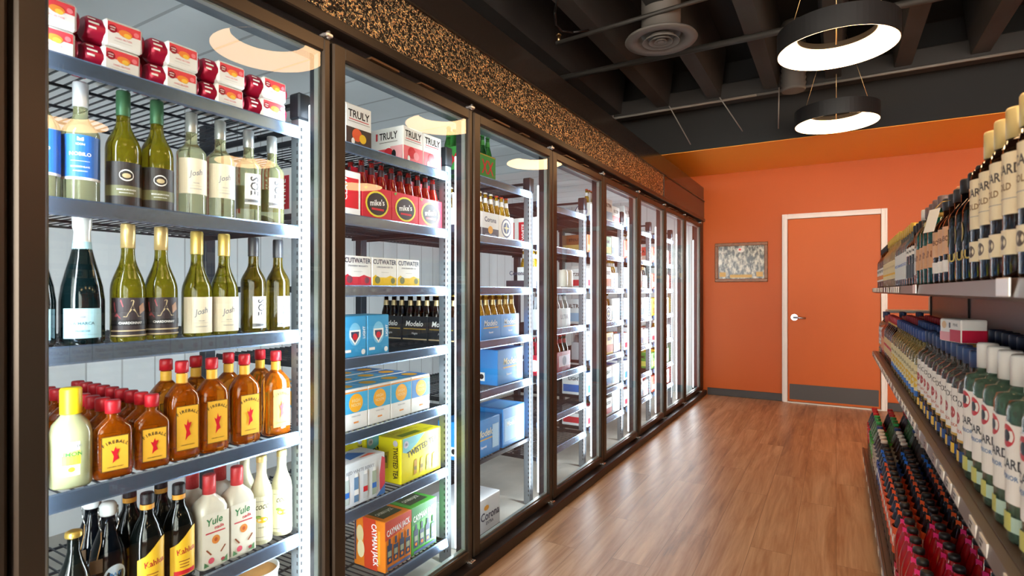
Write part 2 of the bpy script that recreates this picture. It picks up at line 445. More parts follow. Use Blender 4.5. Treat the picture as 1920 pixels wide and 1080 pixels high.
# framed picture
px0, px1, pz0, pz1 = -1.235, -.655, 0, 0
yA = YW - .006
def wallpt(px, py, Y=YW):
    u = (px - 960) / F; t = Y / (CS + u * SN)
    return t * (-SN + u * CS), CAMH + (HY - py) / F * t
x0, z1_ = wallpt(1341, 458); x1, z0_ = wallpt(1440, 529)
z0_ = wallpt(1341, 529)[1]; z1_ = wallpt(1341, 457)[1]
pf = MB(); WOOD = noisy('brown_picture_wood', '#6a3f1f', '#8d5a30', 30., .4)
e_ = .038
pf.box(x0, x1, YW - .025, YW, z0_, z0_ + e_, WOOD, .005); pf.box(x0, x1, YW - .025, YW, z1_ - e_, z1_, WOOD, .005)
pf.box(x0, x0 + e_, YW - .025, YW, z0_ + e_, z1_ - e_, WOOD, .005); pf.box(x1 - e_, x1, YW - .025, YW, z0_ + e_, z1_ - e_, WOOD, .005)
pic = tag(obj('picture_frame', pf), 'brown wooden frame hanging on the orange wall beside the door', 'picture')
m, nt, ns, L, bb = nodes('old_photograph_print')
tc = N(nt, 'ShaderNodeTexCoord'); mp = N(nt, 'ShaderNodeMapping'); mp.inputs['Scale'].default_value = (22, 1, 11); L.new(tc.outputs['Object'], mp.inputs[0])
nn = N(nt, 'ShaderNodeTexNoise', Scale=1., Detail=5., Roughness=.75); L.new(mp.outputs[0], nn.inputs['Vector'])
cr = N(nt, 'ShaderNodeValToRGB'); L.new(nn.outputs[0], cr.inputs[0])
cr.color_ramp.elements[0].position = .44; cr.color_ramp.elements[0].color = (.02, .02, .02, 1)
cr.color_ramp.elements[1].position = .60; cr.color_ramp.elements[1].color = (.62, .60, .50, 1)
L.new(cr.outputs[0], bb.inputs['Base Color']); bb.inputs['Roughness'].default_value = .15
pp = MB(); pp.box(x0 + e_, x1 - e_, YW - .012, YW - .002, z0_ + e_, z1_ - e_, m)
fm = lambda u, v, o: (u, YW - .0125 - o, v)
xm = (x0 + x1) / 2; YEL = mat('#c9a24e', .4)
decal(pp, fm, [('R', xm - .12, z0_ + .05, xm + .12, z0_ + .085, YEL), ('R', xm - .235, z0_ + .06, xm - .165, z0_ + .115, YEL), ('R', xm + .165, z0_ + .06, xm + .235, z0_ + .115, YEL),
               ('D', xm + .0, z1_ - .085, .04, .03, mat('#d8d4cc')), ('D', xm - .01, z1_ - .08, .014, .012, RED)])
obj('print', pp, pic)

# ------------------------------------------------------------ ceiling fittings
RINGM = emitter('warm_lit_diffuser', '#ffcb90', RING_E)
SATBLK = mat((.018, .017, .017), .45, name='satin_black_metal')
BRASS = mat('#c8a878', .3, 1.0)
def pendant(x, y, label, grp):
    r = empty('ring_pendant_light', (x, y, 2.595)); tag(r, label, 'pendant light', grp)
    h = MB(); s = 64; H = .122
    def annul(mb, prof, mt):
        n = len(mb.v)
        for i in range(s):
            t = 2 * pi * i / s
            for (rr, z) in prof: mb.v.append((rr * cos(t), rr * sin(t), z))
        k = len(prof)
        for i in range(s):
            j = (i + 1) % s
            for q in range(k - 1): mb.face((n + i * k + q, n + j * k + q, n + j * k + q + 1, n + i * k + q + 1), mt, False)
    annul(h, [(.296, .002), (.300, .0), (.302, .003), (.302, H), (.196, H), (.194, .088), (.199, .088)], SATBLK)
    obj('housing', h, r)
    d = MB(); annul(d, [(.2965, .001), (.199, .088)], RINGM); obj('lamp_diffuser', d, r)
    for k in range(3):
        a = radians(90 + 120 * k)
        obj('cable', MB().tube((.25 * cos(a), .25 * sin(a), H), (.03 * cos(a), .03 * sin(a), .86), .0016, BRASS, 6), r)
    obj('power_cord', MB().tube((0, 0, 0.03), (0, 0, .86), .0025, BRASS, 6), r)
    obj('ceiling_canopy', MB().lathe([(.06, .855), (.065, .86), (.065, .876)], SATBLK, 24), r)
for i, y in enumerate((5.2, 3.6, 2.0, .4, -1.2)):
    pendant(0, y, ['black ring pendant light hanging farthest down the aisle, near the orange soffit', 'larger looking black ring pendant light hanging over the middle of the aisle',
                   'black ring pendant light over the aisle beside the first glass door', 'black ring pendant light above the near end of the aisle', 'black ring pendant light behind the near end of the aisle'][i], 'ring pendants over the cooler aisle')
for i, y in enumerate((5.2, 3.6, 2.0, .4, -1.2)):
    pendant(2.6, y, 'black ring pendant light hanging %s over the next aisle, seen mirrored in the glass' % ORD[i], 'ring pendants over the next aisle')
VENT = mat('#5f5a54', .6)
r = empty('round_ceiling_diffuser', (-.95, 3.46, 2.80)); tag(r, 'round grey air diffuser with nested cones at the end of its duct', 'air vent')
b = MB(); b.lathe([(.105, .07), (.12, .045), (.215, .022), (.222, .012), (.215, .004), (.150, .010), (.135, .03), (.125, .06)], VENT, 40, cap=False); obj('outer_ring', b, r)
b = MB()
for (ra, rb) in ((.115, .085), (.075, .048), (.04, .012)): b.lathe([(rb, .035), (ra, .0), (ra - .004, -.002), (rb - .006, .03)], VENT, 32, cap=False)
b.lathe([(.003, .02), (.02, .0)], VENT, 16); obj('cone', b, r)
obj('duct', MB().lathe([(.12, .045), (.12, ZC - 2.80)], VENT, 32), r)
PIPE = mat('#3a3733', .6, .3)
o = tag(obj('sprinkler_pipe', MB().tube((XB + .2, 3.98, 2.93), (XR, 3.98, 2.93), .022, PIPE, 10)), 'dark sprinkler main running across under the concrete beams', 'pipe')
o = tag(obj('sprinkler_branch', MB().tube((-1.62, 3.34, 2.9), (-.5, 3.34, 2.95), .014, PIPE, 8)), 'short dark branch pipe ending in a sprinkler head', 'pipe')
obj('sprinkler_head', MB().tube((-1.6, 3.34, 2.9), (-1.6, 3.34, 2.95), .012, BRASS, 8).lathe([(.018, 2.95), (.005, 2.962)], BRASS, 10, -1.6, 3.34), o)
obj('hanger_strap', MB().tube((-.5, 3.34, 2.95), (-.5, 3.34, ZC), .012, PIPE, 8), o)
b = MB(); fx, fy = -.30, 5.02
b.lathe([(.085 + (.008 if i % 2 else 0), 2.86 + i * .02) for i in range(29)], VENT, 24, fx, fy)
tag(obj('flexible_duct', b), 'ribbed grey flexible duct hanging behind the pendant lights', 'duct')
# hanger rods and a conduit behind the girder
for i, (a, c) in enumerate((((-1.9, 5.2, 2.97), (-2.0, 5.2, 2.62)), ((-1.35, 5.2, 2.97), (-1.22, 5.2, 2.66)), ((-.9, 5.2, 2.97), (-.75, 5.2, 2.72)), ((-.42, 5.2, 2.97), (-.45, 5.2, 2.70)))):
    tag(obj('hanger_rod', MB().tube(a, (c[0], 5.5, c[2]), .005, mat('#8a857e', .5), 6)), 'thin grey hanger rod slanting below the girder, %s from the cooler' % ORD[i], 'rod', 'rods under the girder')
b = MB(); b.path([(XB + .4, 5.25, 2.955), (-.6, 5.25, 2.955), (1.5, 5.25, 2.955), (4, 5.25, 2.955)], .012, mat('#77726b', .5), 8)
tag(obj('conduit', b), 'thin grey conduit running along the lower edge of the girder', 'conduit')
bx = tag(obj('junction_box', MB().box(-1.30, -1.18, 2.55, 2.67, 2.92, 2.998, mat('#4a4641', .6), .006)), 'small grey junction box fixed under the beams above the cooler', 'junction box')
b = MB(); pts = [(-1.24, 2.67, 2.96)] + [(-1.24 - .25 * sin(t * .4), 2.67 + .12 * t, 2.96 - .10 * sin(t * .52)) for t in range(1, 7)]
b.path(pts, .007, BLACK, 6); obj('cable', b, bx)

# ------------------------------------------------------------ the glass doors
LEDM = emitter('cool_white_led', '#f2f7ff', LED_E)
SPC = mat('#8d9694', .35, .3)
HINGE = mat('#d8d8d8', .25, .8)
def door_unit(k, label):
    y0, y1 = YB[k] + .005, YB[k + 1] - .005; z0, z1 = .058, 2.034; sl, sr, rt = .054, .030, .046
    f = MB(); X0, X1 = XD - .040, XD
    f.box(X0, X1, y0, y0 + sl, z0, z1, BRONZE, .006); f.box(X0, X1, y1 - sr, y1, z0, z1, BRONZE, .006)
    f.box(X0 + .001, X1 - .001, y0 + sl - .006, y1 - sr + .006, z1 - rt, z1 - .0005, BRONZE, .005); f.box(X0 + .001, X1 - .001, y0 + sl - .006, y1 - sr + .006, z0 + .0005, z0 + rt, BRONZE, .005)
    r = obj('glass_cooler_door', f); tag(r, label, 'cooler door', 'glass doors of the walk-in cooler')
    ya, yb, za, zb = y0 + sl - .002, y1 - sr + .002, z0 + rt - .002, z1 - rt + .002
    obj('glass_pane', MB().box(XD - .016, XD - .010, ya, yb, za, zb, GLASS), r)
    s = MB(); e = .008
    for (a, b_, c, d) in ((ya, ya + e, za, zb), (yb - e, yb, za, zb), (ya + e, yb - e, za, za + e), (ya + e, yb - e, zb - e, zb)): s.box(XD - .036, XD - .018, a, b_, c, d, SPC)
    obj('glass_spacer', s, r)
    obj('hinge', MB().box(XD - .02, XD + .014, y1 - .030, y1 - .002, z1 + .0005, z1 + .013, HINGE, .003).tube((XD + .004, y1 - .014, z1 - .004), (XD + .004, y1 - .014, z1 + .02), .006, HINGE, 10), r)
    obj('hinge', MB().box(XD - .02, XD + .018, y1 - .035, y1 - .002, z0 - .006, z0 + .004, HINGE, .002), r)
    if k: obj('closer_arm', MB().box(XD - .03, XD + .006, y0 + .16, y0 + .30, z1 + .001, z1 + .008, mat('#6d5138', .4, .6)).box(XD - .02, XD + .008, y0 + .42, y0 + .50, z1 + .001, z1 + .006, mat('#6d5138', .4, .6)), r)
    return r
for k in range(9):
    nm = 'brown framed glass door beside the camera, only its stile showing' if k == 0 else 'brown framed glass cooler door, %s one along the aisle' % ORD[k - 1]
    door_unit(k, nm)
MUL = mat('#30343b', .35, .5)
for k in range(10):
    y = YB[k]
    r = obj('cooler_mullion', MB().box(XD - .078, XD - .042, y - .024, y + .024, .053, 2.034, MUL, .002))
    tag(r, 'dark upright post with a light strip behind the doors, %s along the cooler' % ORD[k], 'door post', 'posts between the glass doors')
    obj('light_strip', MB().box(XD - .092, XD - .079, y - .018, y - .004, .09, 1.84, LEDM, .003), r)
    for s_ in (-1, 1):
        L_ = bpy.data.lights.new('led_strip_light', 'AREA'); L_.shape = 'RECTANGLE'; L_.size = .03; L_.size_y = 1.75; L_.energy = LED_W; L_.color = (.90, .95, 1.0)
        lo = bpy.data.objects.new('led_strip_light', L_); COL.objects.link(lo); lo.location = (XD - .085, y + s_ * .036, .97); lo.rotation_euler = (radians(90), 0, radians(90 - s_ * 40))
# header fixture inside, above the door openings
FIXM = mat('#6c747c', .3, .7)
b = MB(); b.box(XD - .14, XD - .085, -.3, YW - .12, 2.012, 2.056, FIXM, .004)
r = obj('cooler_light_rail', b); tag(r, 'dark metal rail with narrow lit slots above the shelves inside the cooler', 'light rail')
for k in range(9):
    ya, yb = YB[k] + .10, YB[k + 1] - .12
    obj('lit_slot', MB().box(XD - .146, XD - .139, ya, yb, 2.020, 2.028, LEDM), r)

# ------------------------------------------------------------ racks
def wire_shelf(w_, rail):
    s = MB(); d0, d1 = -.585, -.008
    n = int(w_ / .026)
    for i in range(n + 1): s.box(d0, d1, .004 + (w_ - .008) * i / n - .0016, .004 + (w_ - .008) * i / n + .0016, -.004, 0, DARKST)
    for x in (d0 + .01, -.40, -.20, -.02): s.box(x - .003, x + .003, 0, w_, -.011, -.004, DARKST)
    for y in (0, w_ - .006): s.box(d0, d1, y, y + .006, -.022, -.004, DARKST)
    s.box(d1 - .004, d1, 0, w_, -.02, -.001, DARKST)
    m_ = MB()
    if rail:
        p = [(-.007, .002), (.001, .005), (.004, .001), (.009, -.032), (.006, -.037), (-.006, -.034)]
        n0 = len(m_.v)
        for y in (-.003, w_ + .003):
            for (x, z) in p: m_.v.append((x, y, z))
        c = len(p)
        for i in range(c): j = (i + 1) % c; m_.face((n0 + i, n0 + c + i, n0 + c + j, n0 + j)[::-1], CHROME)
        m_.face(tuple(n0 + i for i in range(c)), CHROME); m_.face(tuple(n0 + c + i for i in range(c))[::-1], CHROME)
    return s, m_
SW = .705
SHELF = {}
for rail in (0, 1):
    a, c = wire_shelf(SW, rail); SHELF[rail] = (a.mesh('wire_shelf'), c.mesh('price_rail') if rail else None)
def post_mesh():
    p = MB(); p.box(-.042, 0, -.0, .040, .0, 1.80, mat('#8f989f', .35, .8), .003)
    hole = mat((.03, .03, .035), .6)
    for i in range(68): p.quad((.0006, .006, .05 + i * .0255), (.0006, .012, .05 + i * .0255), (.0006, .012, .062 + i * .0255), (.0006, .006, .062 + i * .0255), hole)
    for i in range(68): p.quad((-.012, -.0006, .05 + i * .0255), (-.006, -.0006, .05 + i * .0255), (-.006, -.0006, .062 + i * .0255), (-.012, -.0006, .062 + i * .0255), hole)
    return p.mesh('post')
def rear_post_mesh(): return MB().box(-.042, 0, 0, .040, 0, 1.86, DARKST, .003).mesh('post')
PM, RPM = post_mesh(), rear_post_mesh()
PCAP = MB().box(-.046, .004, -.004, .044, 1.80, 1.885, DARKST, .005).mesh('post_cap')
XS = -1.50                                    # front of the shelves
LEV = {1: [1.768, 1.445, 1.110, .782, .452, .115], 2: [1.766, 1.510, 1.255, .995, .730, .450, .132], 3: [1.800, 1.511, 1.255, .990, .742, .405],
       4: [1.763, 1.509, 1.255, 1.001, .722, .468, .265], 5: [1.77, 1.51, 1.255, .999, .744, .492, .27], 6: [1.77, 1.51, 1.255, .999, .744, .492, .27], 7: [1.77, 1.51, 1.255, .999, .744, .492, .27]}
YS = {k: YB[k] + .048 for k in range(0, 10)}    # left end of the shelves of door k
DN = {1: 'first', 2: 'second', 3: 'third', 4: 'fourth', 5: 'fifth', 6: 'sixth', 7: 'seventh'}
DARKP = MB().box(-.585, -.02, .004, SW - .004, .0005, .006, mat('#2a2d33', .4, .3)).mesh('solid_shelf_mat')
for k in range(1, 8):
    r = empty('wire_shelf_rack', (XS, YS[k], .006)); tag(r, 'dark wire shelf rack with polished price rails behind the %s glass door' % DN[k], 'shelf rack', 'racks in the cooler')
    for z in LEV[k]:
        rail = 0 if (k == 3 and z < .5) else 1
        s = obj('wire_shelf', SHELF[rail][0], r, (0, 0, z - .006))
        if rail: obj('price_rail', SHELF[1][1], s)
        if k == 3 and abs(z - 1.255) < .01: obj('shelf_mat', DARKP, s)
    p = obj('post', PM, r, (-.018, SW + .022, 0)); obj('post_cap', PCAP, p)
    obj('post', RPM, r, (-.548, SW + .022, 0))
    if k == 1:
        p = obj('post', PM, r, (-.018, -.060, 0)); obj('post_cap', PCAP, p); obj('post', RPM, r, (-.548, -.060, 0))
    obj('side_brace', MB().box(-.56, -.03, SW + .026, SW + .050, 1.845, 1.857, DARKST), r)

# ------------------------------------------------------------ gondola on the other side of the aisle
GY0, GY1 = -.35, 4.53
GX = .22
WAL = noisy('brown_shelf_laminate', '#4a3a31', '#5a473c', 2., .35, stretch=(3, .4, 1))
WAL2 = noisy('dark_brown_panel', '#3d2f29', '#4c3b34', 1.5, .4, stretch=(1, .3, 8))
ZU, ZM, ZL = 1.258, .826, .150
r = empty('gondola_shelving', (0, 0, 0)); tag(r, 'long brown gondola shelf unit full of bottles along the aisle', 'shelving unit')
obj('base_deck', MB().box(.165, .535, GY0, GY1, ZL - .03, ZL, WAL, .004), r)
obj('kick_plate', MB().box(.19, .535, GY0, GY1, 0, ZL - .031, mat('#1d1815', .6)), r)
obj('back_panel', MB().box(.537, .555, GY0, GY1, 0, 1.235, WAL2), r)
for y in (4.505, 3.31, 2.09, .87, -.33): obj('upright', MB().box(.530, .562, y - .012, y + .012, 0, 1.237, mat((.02, .018, .018), .5, .4)), r)
RAILB = mat('#5b4a40', .35, .2)
TAGW = mat('#e6e4df', .5); TAGG = mat('#a9a9a9', .3, .4)
def gond_shelf(z, x, depth, dz):
    s = obj('shelf', MB().box(x + .012, depth, GY0, GY1, z - .026, z, WAL, .003), r)
    pr = MB(); sl = .018 if dz else 0
    n0 = 0
    for y in (GY0, GY1): pr.v += [(x - sl * .2, y, z + .0), (x + .012, y, z + .001), (x + .012, y, z - .034), (x - sl * .2 - .004, y, z - .028)]
    for q in ((0, 1, 2, 3), (7, 6, 5, 4), (0, 4, 5, 1), (1, 5, 6, 2), (2, 6, 7, 3), (3, 7, 4, 0)): pr.face(q, RAILB)
    rl = obj('price_rail', pr, s)
    y = GY1 - .03; i = 0
    rnd = random.Random(int(z * 100))
    while y > .6:
        if not dz and y < 2.7:
            if y < 1.5: break
            y -= .3; continue
        w_ = .055; mt = TAGW if rnd.random() < .85 else TAGG
        t = MB(); t.box(x - .0075, x - .0045, y - w_, y, z - .026, z - .002, mt)
        decal(t, lambda u, v, o: (x - .0076 - o, -u, v), [('R', -y + .006, z - .012, -y + .030, z - .008, K), ('R', -y + .006, z - .022, -y + .022, z - .015, K)], lay0=.0004)
        obj('price_tag', t, rl); i += 1
        y -= rnd.choice((.085, .095, .11, .16))
gond_shelf(ZU, GX, .535, 0); gond_shelf(ZM, GX, .535, 1)
for yy in (1.075, 2.15): obj('price_tag', MB().box(GX - .0085, GX - .0045, yy - .035, yy + .035, ZU - .027, ZU + .001, mat('#d8d8d6', .3, .5), .001), [c for c in r.children if c.name.startswith('shelf')][0])
lip = MB(); lip.box(.155, .168, GY0, GY1, ZL - .034, ZL + .004, RAILB, .002); lp = obj('deck_lip', lip, r)
for i in range(14):
    y = 4.3 - i * .21; obj('price_tag', MB().box(.1525, .1545, y - .05, y, ZL - .028, ZL - .003, TAGW), lp)
ev = obj('end_shelf', MB().box(.30, .56, GY1 + .002, GY1 + .20, 1.088, 1.108, WHITEP, .006), r); obj('bracket', MB().box(.53, .556, GY1 + .001, GY1 + .05, 1.108, 1.20, WHITEP, .002), ev)

# ------------------------------------------------------------ bottles and packs: the kinds
def wine_prof(R=.037, H=.300, nr=.0145, z_sh=.175, z_nk=.215, lip=True):
    p = [(R * .80, 0), (R * .96, .003), (R, .010), (R, z_sh)]
    for i in range(1, 7):
        t = i / 6; p.append((nr + (R - nr) * (0.5 + 0.5 * cos(pi * t)) , z_sh + (z_nk - z_sh) * t))
    p += [(nr * .95, H - .02), (nr * .95, H - .004), (nr * .8, H)]
    return p
def sec(p): return [(r, r, z) for r, z in p]
def cap_mb(r, z0, z1, mt, rim=True, seg=18):
    p = [(r, z0), (r, z1 - .004), (r * .9, z1), (r * .3, z1 + .0004)]
    if rim: p = [(r, z0), (r * 1.01, z0 + .002), (r * .985, z0 + .006), (r, z0 + .010)] + p[1:]
    return MB().lathe(p, mt, seg)
def body(secs, glass, seg=22): return MB().loft(secs, glass, seg)
def lab(R, items): return decal(MB(), cyl(R), items)
def flat(x, items): return decal(MB(), front(x), items)
BLUE = mat('#2a70c8', .45); LBLUE = mat('#a9d3df', .5); TAN = mat('#c9b58c', .5); YEL = mat('#f2c230', .45); OLB = mat('#2c2a2a', .5)
SILV = mat('#d9dcdf', .3, .5); GREY = mat('#8d9096', .5); GREENC = mat('#3f6b4a', .35, .3)
CLEARG = liquid('#eef3ea', .10, '#dfe8d8'); PALE = liquid('#e9edc4', .16, '#cfd39a'); OLIVE = liquid('#a39a28', .26, '#7d7416'); YELL = liquid('#d9cf63', .2, '#bdae3a')
DKGLASS = liquid('#1c2420', .65, '#0c1110'); AMB = liquid('#f59a2c', .26, '#e2700e'); LEMON = liquid('#eff0c0', .55, '#dfe2ae')
GREENG = liquid('#5fb04a', .3, '#2f8030'); BEER = liquid('#e0a52a', .35, '#c98c1c'); BRG = liquid('#3a1d0c', .6, '#241208'); TEAL = liquid('#2f8f83', .4, '#1c6b62')
CLR2 = liquid('#f4f7f5', .08, '#e6ecea'); AQUA = liquid('#bfe6cf', .18, '#9fd0b4'); REDL = liquid('#ff1626', .5, '#e00c1c'); COLA = liquid('#2a120c', .7, '#1c0c08')

P_ = wine_prof(.038, .290, .0145, .165, .215)
k_blue_white = Kind('wine_bottle', body(sec(P_), PALE), 'wine bottle', [('screw_cap', cap_mb(.0158, .232, .2925, SILV)),
    ('paper_label', lab(.0382, [('R', -.052, .055, .052, .160, BLUE), ('R', -.052, .055, .052, .061, W), ('T', 'NOBILO', 0, .115, .0085, W, .046), ('T', 'ICON', 0, .138, .005, W), ('G', [(-.006, .146), (.006, .146), (.006, .155), (0, .151), (-.006, .155)], W), ('R', -.018, .098, .018, .0988, W), ('T', 'SAUVIGNON BLANC', 0, .085, .004, W, .036), ('T', 'MARLBOROUGH', 0, .075, .003, W, .026)]))])
k_oval = Kind('wine_bottle', body(sec(wine_prof(.0385, .297, .0148, .150, .225)), OLIVE), 'wine bottle', [('screw_cap', cap_mb(.0158, .236, .2995, GREENC)),
    ('paper_label', lab(.0387, [('R', -.05, .008, .05, .115, OLB), ('D', 0, .082, .0155, .0145, W), ('D', 0, .082, .0125, .0115, OLB), ('D', 0, .081, .009, .006, TAN), ('R', -.05, .030, .05, .056, mat('#6e6f4b', .5)), ('T', 'MARLBOROUGH', 0, .046, .004, W, .04), ('T', 'SAUVIGNON BLANC', 0, .038, .003, W, .03)]))])
P3 = wine_prof(.0375, .290, .0145, .175, .212)
def josh_items(): return [('R', -.045, .062, .045, .160, CREAM), ('T', 'Josh', 0, .118, .020, GREY, .034, .25, .35), ('R', -.018, .084, .018, .0845, GREY), ('T', 'CELLARS', 0, .092, .003, GREY, .02), ('T', 'SAUVIGNON BLANC', 0, .076, .003, GREY, .03)]
k_cream_clear = Kind('wine_bottle', body(sec(P3), PALE), 'wine bottle', [('screw_cap', cap_mb(.0155, .236, .2925, mat('#b8bdb9', .2, .6))), ('paper_label', lab(.0377, josh_items()))])
def eos_items(): return [('R', -.024, .056, .026, .150, W), ('T', 'EOS', .004, .112, .026, mat('#55575c', .5), .058, pi / 2), ('R', -.024, .062, .026, .072, GREY), ('T', 'SAUVIGNON', 0, .067, .004, K, .03)]
k_eos_clear = Kind('wine_bottle', body(sec(wine_prof(.036, .285, .0145, .17, .21)), PALE), 'wine bottle', [('screw_cap', cap_mb(.0155, .232, .2875, mat('#aeb4b6', .2, .6))), ('paper_label', lab(.0362, eos_items() )), ('back_label', lab(.0361, [('R', .065, .05, .115, .12, YEL)]))])
# sparkling
k_spark = Kind('sparkling_wine_bottle', body(sec([(.036, 0), (.044, .004), (.045, .012), (.045, .105), (.041, .140), (.033, .175), (.024, .210), (.0175, .240), (.015, .27), (.0175, .28), (.0175, .29), (.012, .30)]), liquid('#1c3a3c', .55, '#0a1a1c')), 'sparkling wine bottle',
    [('foil_capsule', MB().lathe([(.0188, .232), (.0178, .25), (.0165, .272), (.0195, .281), (.0195, .298), (.021, .303), (.018, .312), (.006, .314)], mat('#e4e8e4', .3, .35), 20)),
     ('neck_label', MB().lathe([(.0205, .222), (.0182, .247)], LBLUE, 20, cap=False)),
     ('paper_label', lab(.0453, [('R', -.040, .018, .040, .088, LBLUE), ('D', 0, .068, .006, .003, GREY), ('T', 'LA MARCA', 0, .053, .007, mat('#4c6a74'), .05), ('T', 'PROSECCO', 0, .035, .004, mat('#4c6a74'), .03), ('R', -.03, .026, .03, .0265, GREY)]))])
k_art = Kind('wine_bottle', body(sec(wine_prof(.0385, .298, .0148, .130, .225)), OLIVE), 'wine bottle', [('gold_capsule', cap_mb(.0162, .238, .300, mat('#dfc383', .32, .45), False)),
    ('paper_label', lab(.0388, [('R', -.046, .014, .046, .112, mat('#3a3034')), ('T', 'A', .004, .085, .042, TAN, .04), ('G', [(-.035, .075), (-.015, .09), (-.020, .108), (-.038, .1)], mat('#a2474e')), ('G', [(-.02, .06), (-.036, .066), (-.03, .074)], mat('#a2474e')), ('G', [(.02, .07), (.035, .08), (.03, .1), (.018, .09)], mat('#a9784f')), ('R', -.046, .042, .046, .056, K), ('T', 'CHARDONNAY', 0, .049, .006, W, .05), ('R', -.046, .028, .046, .031, TAN), ('R', -.046, .016, .046, .019, TAN)]))])
k_cream_gold = Kind('wine_bottle', body(sec(wine_prof(.0380, .295, .0148, .125, .215)), OLIVE), 'wine bottle', [('gold_cap', cap_mb(.0162, .232, .297, mat('#e6c96f', .3, .5))),
    ('paper_label', lab(.0383, [('R', -.048, .012, .048, .112, CREAM), ('T', 'Josh', 0, .070, .021, GREY, .034, .25, .35), ('R', -.02, .04, .02, .0405, GREY), ('T', 'CELLARS', 0, .046, .003, GREY, .02), ('T', 'CHARDONNAY', 0, .03, .0035, GREY, .03)]))])
k_eos_dark = Kind('wine_bottle', body(sec(wine_prof(.036, .292, .0145, .155, .215)), liquid('#8a7622', .35, '#55480f')), 'wine bottle', [('black_cap', cap_mb(.0157, .236, .2945, mat('#34373d', .35))), ('paper_label', lab(.0363, [('R', -.024, .015, .026, .112, W), ('T', 'EOS', .003, .078, .024, mat('#4a4c52'), .052, pi / 2), ('R', -.024, .02, .026, .03, GREY), ('T', 'CHARDONNAY', 0, .025, .004, K, .03)]))])
# yellow capped and flat amber bottles
k_lemon = Kind('lemon_liqueur_bottle', body([(.038, .038, 0, 2.6), (.041, .041, .006, 2.6), (.041, .041, .125, 2.6), (.036, .036, .145), (.022, .022, .162), (.0165, .0165, .172), (.0165, .0165, .222)], LEMON), 'liqueur bottle',
    [('yellow_cap', cap_mb(.0215, .168, .229, mat('#f2cf1d', .4))), ('paper_label', decal(MB(), cyl(.0412), [('R', -.034, .030, .036, .108, W), ('R', -.034, .072, .036, .088, mat('#d9e27a')), ('R', -.04, .055, .04, .076, mat('#ece04a')), ('T', 'DEEP EDDY', 0, .098, .006, GREY, .05), ('T', 'LIMON', 0, .080, .010, mat('#3f8f3a'), .05), ('D', 0, .045, .006, .006, YEL)], lay0=.0012))])
def flask(H, hw, hd, name, big):
    zs = H * .60; n = 3.2
    s = [(hd * .9, hw * .93, 0, n), (hd, hw, .006, n), (hd, hw, zs, n), (hd * .97, hw * .92, zs + H * .06, n), (hd * .85, hw * .66, zs + H * .12, 2.6), (.016, .018, zs + H * .17, 2.2), (.0125, .0125, zs + H * .19, 2), (.0125, .0125, H - .004, 2), (.010, .010, H, 2)]
    r = body(s, AMB, 28)
    x = hd + .0004; w_, h0, h1 = hw * .66, H * .10, H * .56; YL = mat('#f0b73a', .5); hc = (h0 + h1) / 2
    fl = [(0, h0 + .30 * (h1 - h0)), (w_ * .26, h0 + .34 * (h1 - h0)), (w_ * .12, h0 + .46 * (h1 - h0)), (w_ * .34, h0 + .62 * (h1 - h0)), (w_ * .08, h0 + .60 * (h1 - h0)), (0, h0 + .70 * (h1 - h0)), (-w_ * .14, h0 + .56 * (h1 - h0)), (-w_ * .36, h0 + .60 * (h1 - h0)), (-w_ * .14, h0 + .42 * (h1 - h0)), (-w_ * .24, h0 + .22 * (h1 - h0))]
    it = [('R', -w_ - .002, h0, w_ + .002, h1, mat('#6b4a1c')), ('R', -w_, h0 + .002, w_, h1 - .002, YL)]
    for j, ch in enumerate('FIREBALL'):
        a = (j - 3.5) * .18; rr = w_ * 1.55
        it.append(('T', ch, rr * sin(a), h1 - .014 - rr * (1 - cos(a)), w_ * .30, K, w_ * .26, -a))
    it += [('G', fl, RED), ('T', 'CINNAMON WHISKY', 0, h0 + (h1 - h0) * .12, w_ * .10, K, w_ * 1.5)]
    parts = [('red_cap', cap_mb(.0165, H - .028, H + .003, mat('#c4202c', .4), False)), ('paper_label', flat(x, it))]
    if big: parts.append(('neck_label', MB().lathe([(.0142, H - .060), (.0142, H - .031)], YL, 16, cap=False)))
    return Kind(name, r, 'whisky bottle', parts)
k_flask = flask(.185, .040, .021, 'whisky_flask', False)
k_fire = flask(.262, .041, .034, 'whisky_bottle', True)
# lowest shelf of the first door
k_cork = Kind('gold_capped_bottle', body(sec([(.03, 0), (.034, .005), (.034, .10), (.028, .13), (.017, .16), (.0125, .18), (.0125, .218)]), DKGLASS), 'bottle', [('gold_cap', MB().lathe([(.0165, .212), (.0175, .215), (.0165, .224), (.010, .227)], GOLD, 18)), ('paper_label', lab(.0342, [('R', -.02, .03, .02, .11, mat('#b99a5c'))]))])
sw = MB(); WIRE = mat('#d4d8da', .2, .9)
for y in (-1, 1): sw.path([(.0, y * .020, .232), (.012, y * .021, .215), (.016, y * .014, .192), (.018, 0, .186)], .0018, WIRE, 6)
sw.path([(0, -.021, .232), (0, -.021, .256), (0, .021, .256), (0, .021, .232)], .0018, WIRE, 6)
k_swing = Kind('swing_top_bottle', body(sec([(.037, 0), (.042, .005), (.042, .12), (.038, .15), (.026, .185), (.0165, .215), (.015, .235)]), liquid('#101c2a', .6, '#060c14')), 'swing top bottle', [('white_stopper', MB().lathe([(.017, .236), (.0195, .24), (.0195, .262), (.014, .270), (.004, .272)], mat('#e9ecec', .3), 20)), ('wire_bail', sw),
    ('string_tag', MB().path([(.02, -.018, .20), (.034, -.02, .18), (.044, -.03, .14)], .0012, mat('#b98f5c')).box(.042, .0435, -.045, -.018, .105, .14, mat('#5b4632'))), ('paper_label', lab(.0422, [('D', .01, .085, .026, .030, mat('#c6d8e8')), ('T', 'BAY', .01, .09, .010, mat('#4f8fd0'), .03), ('T', 'CREAM', .01, .075, .005, mat('#4f8fd0'), .025)]))])
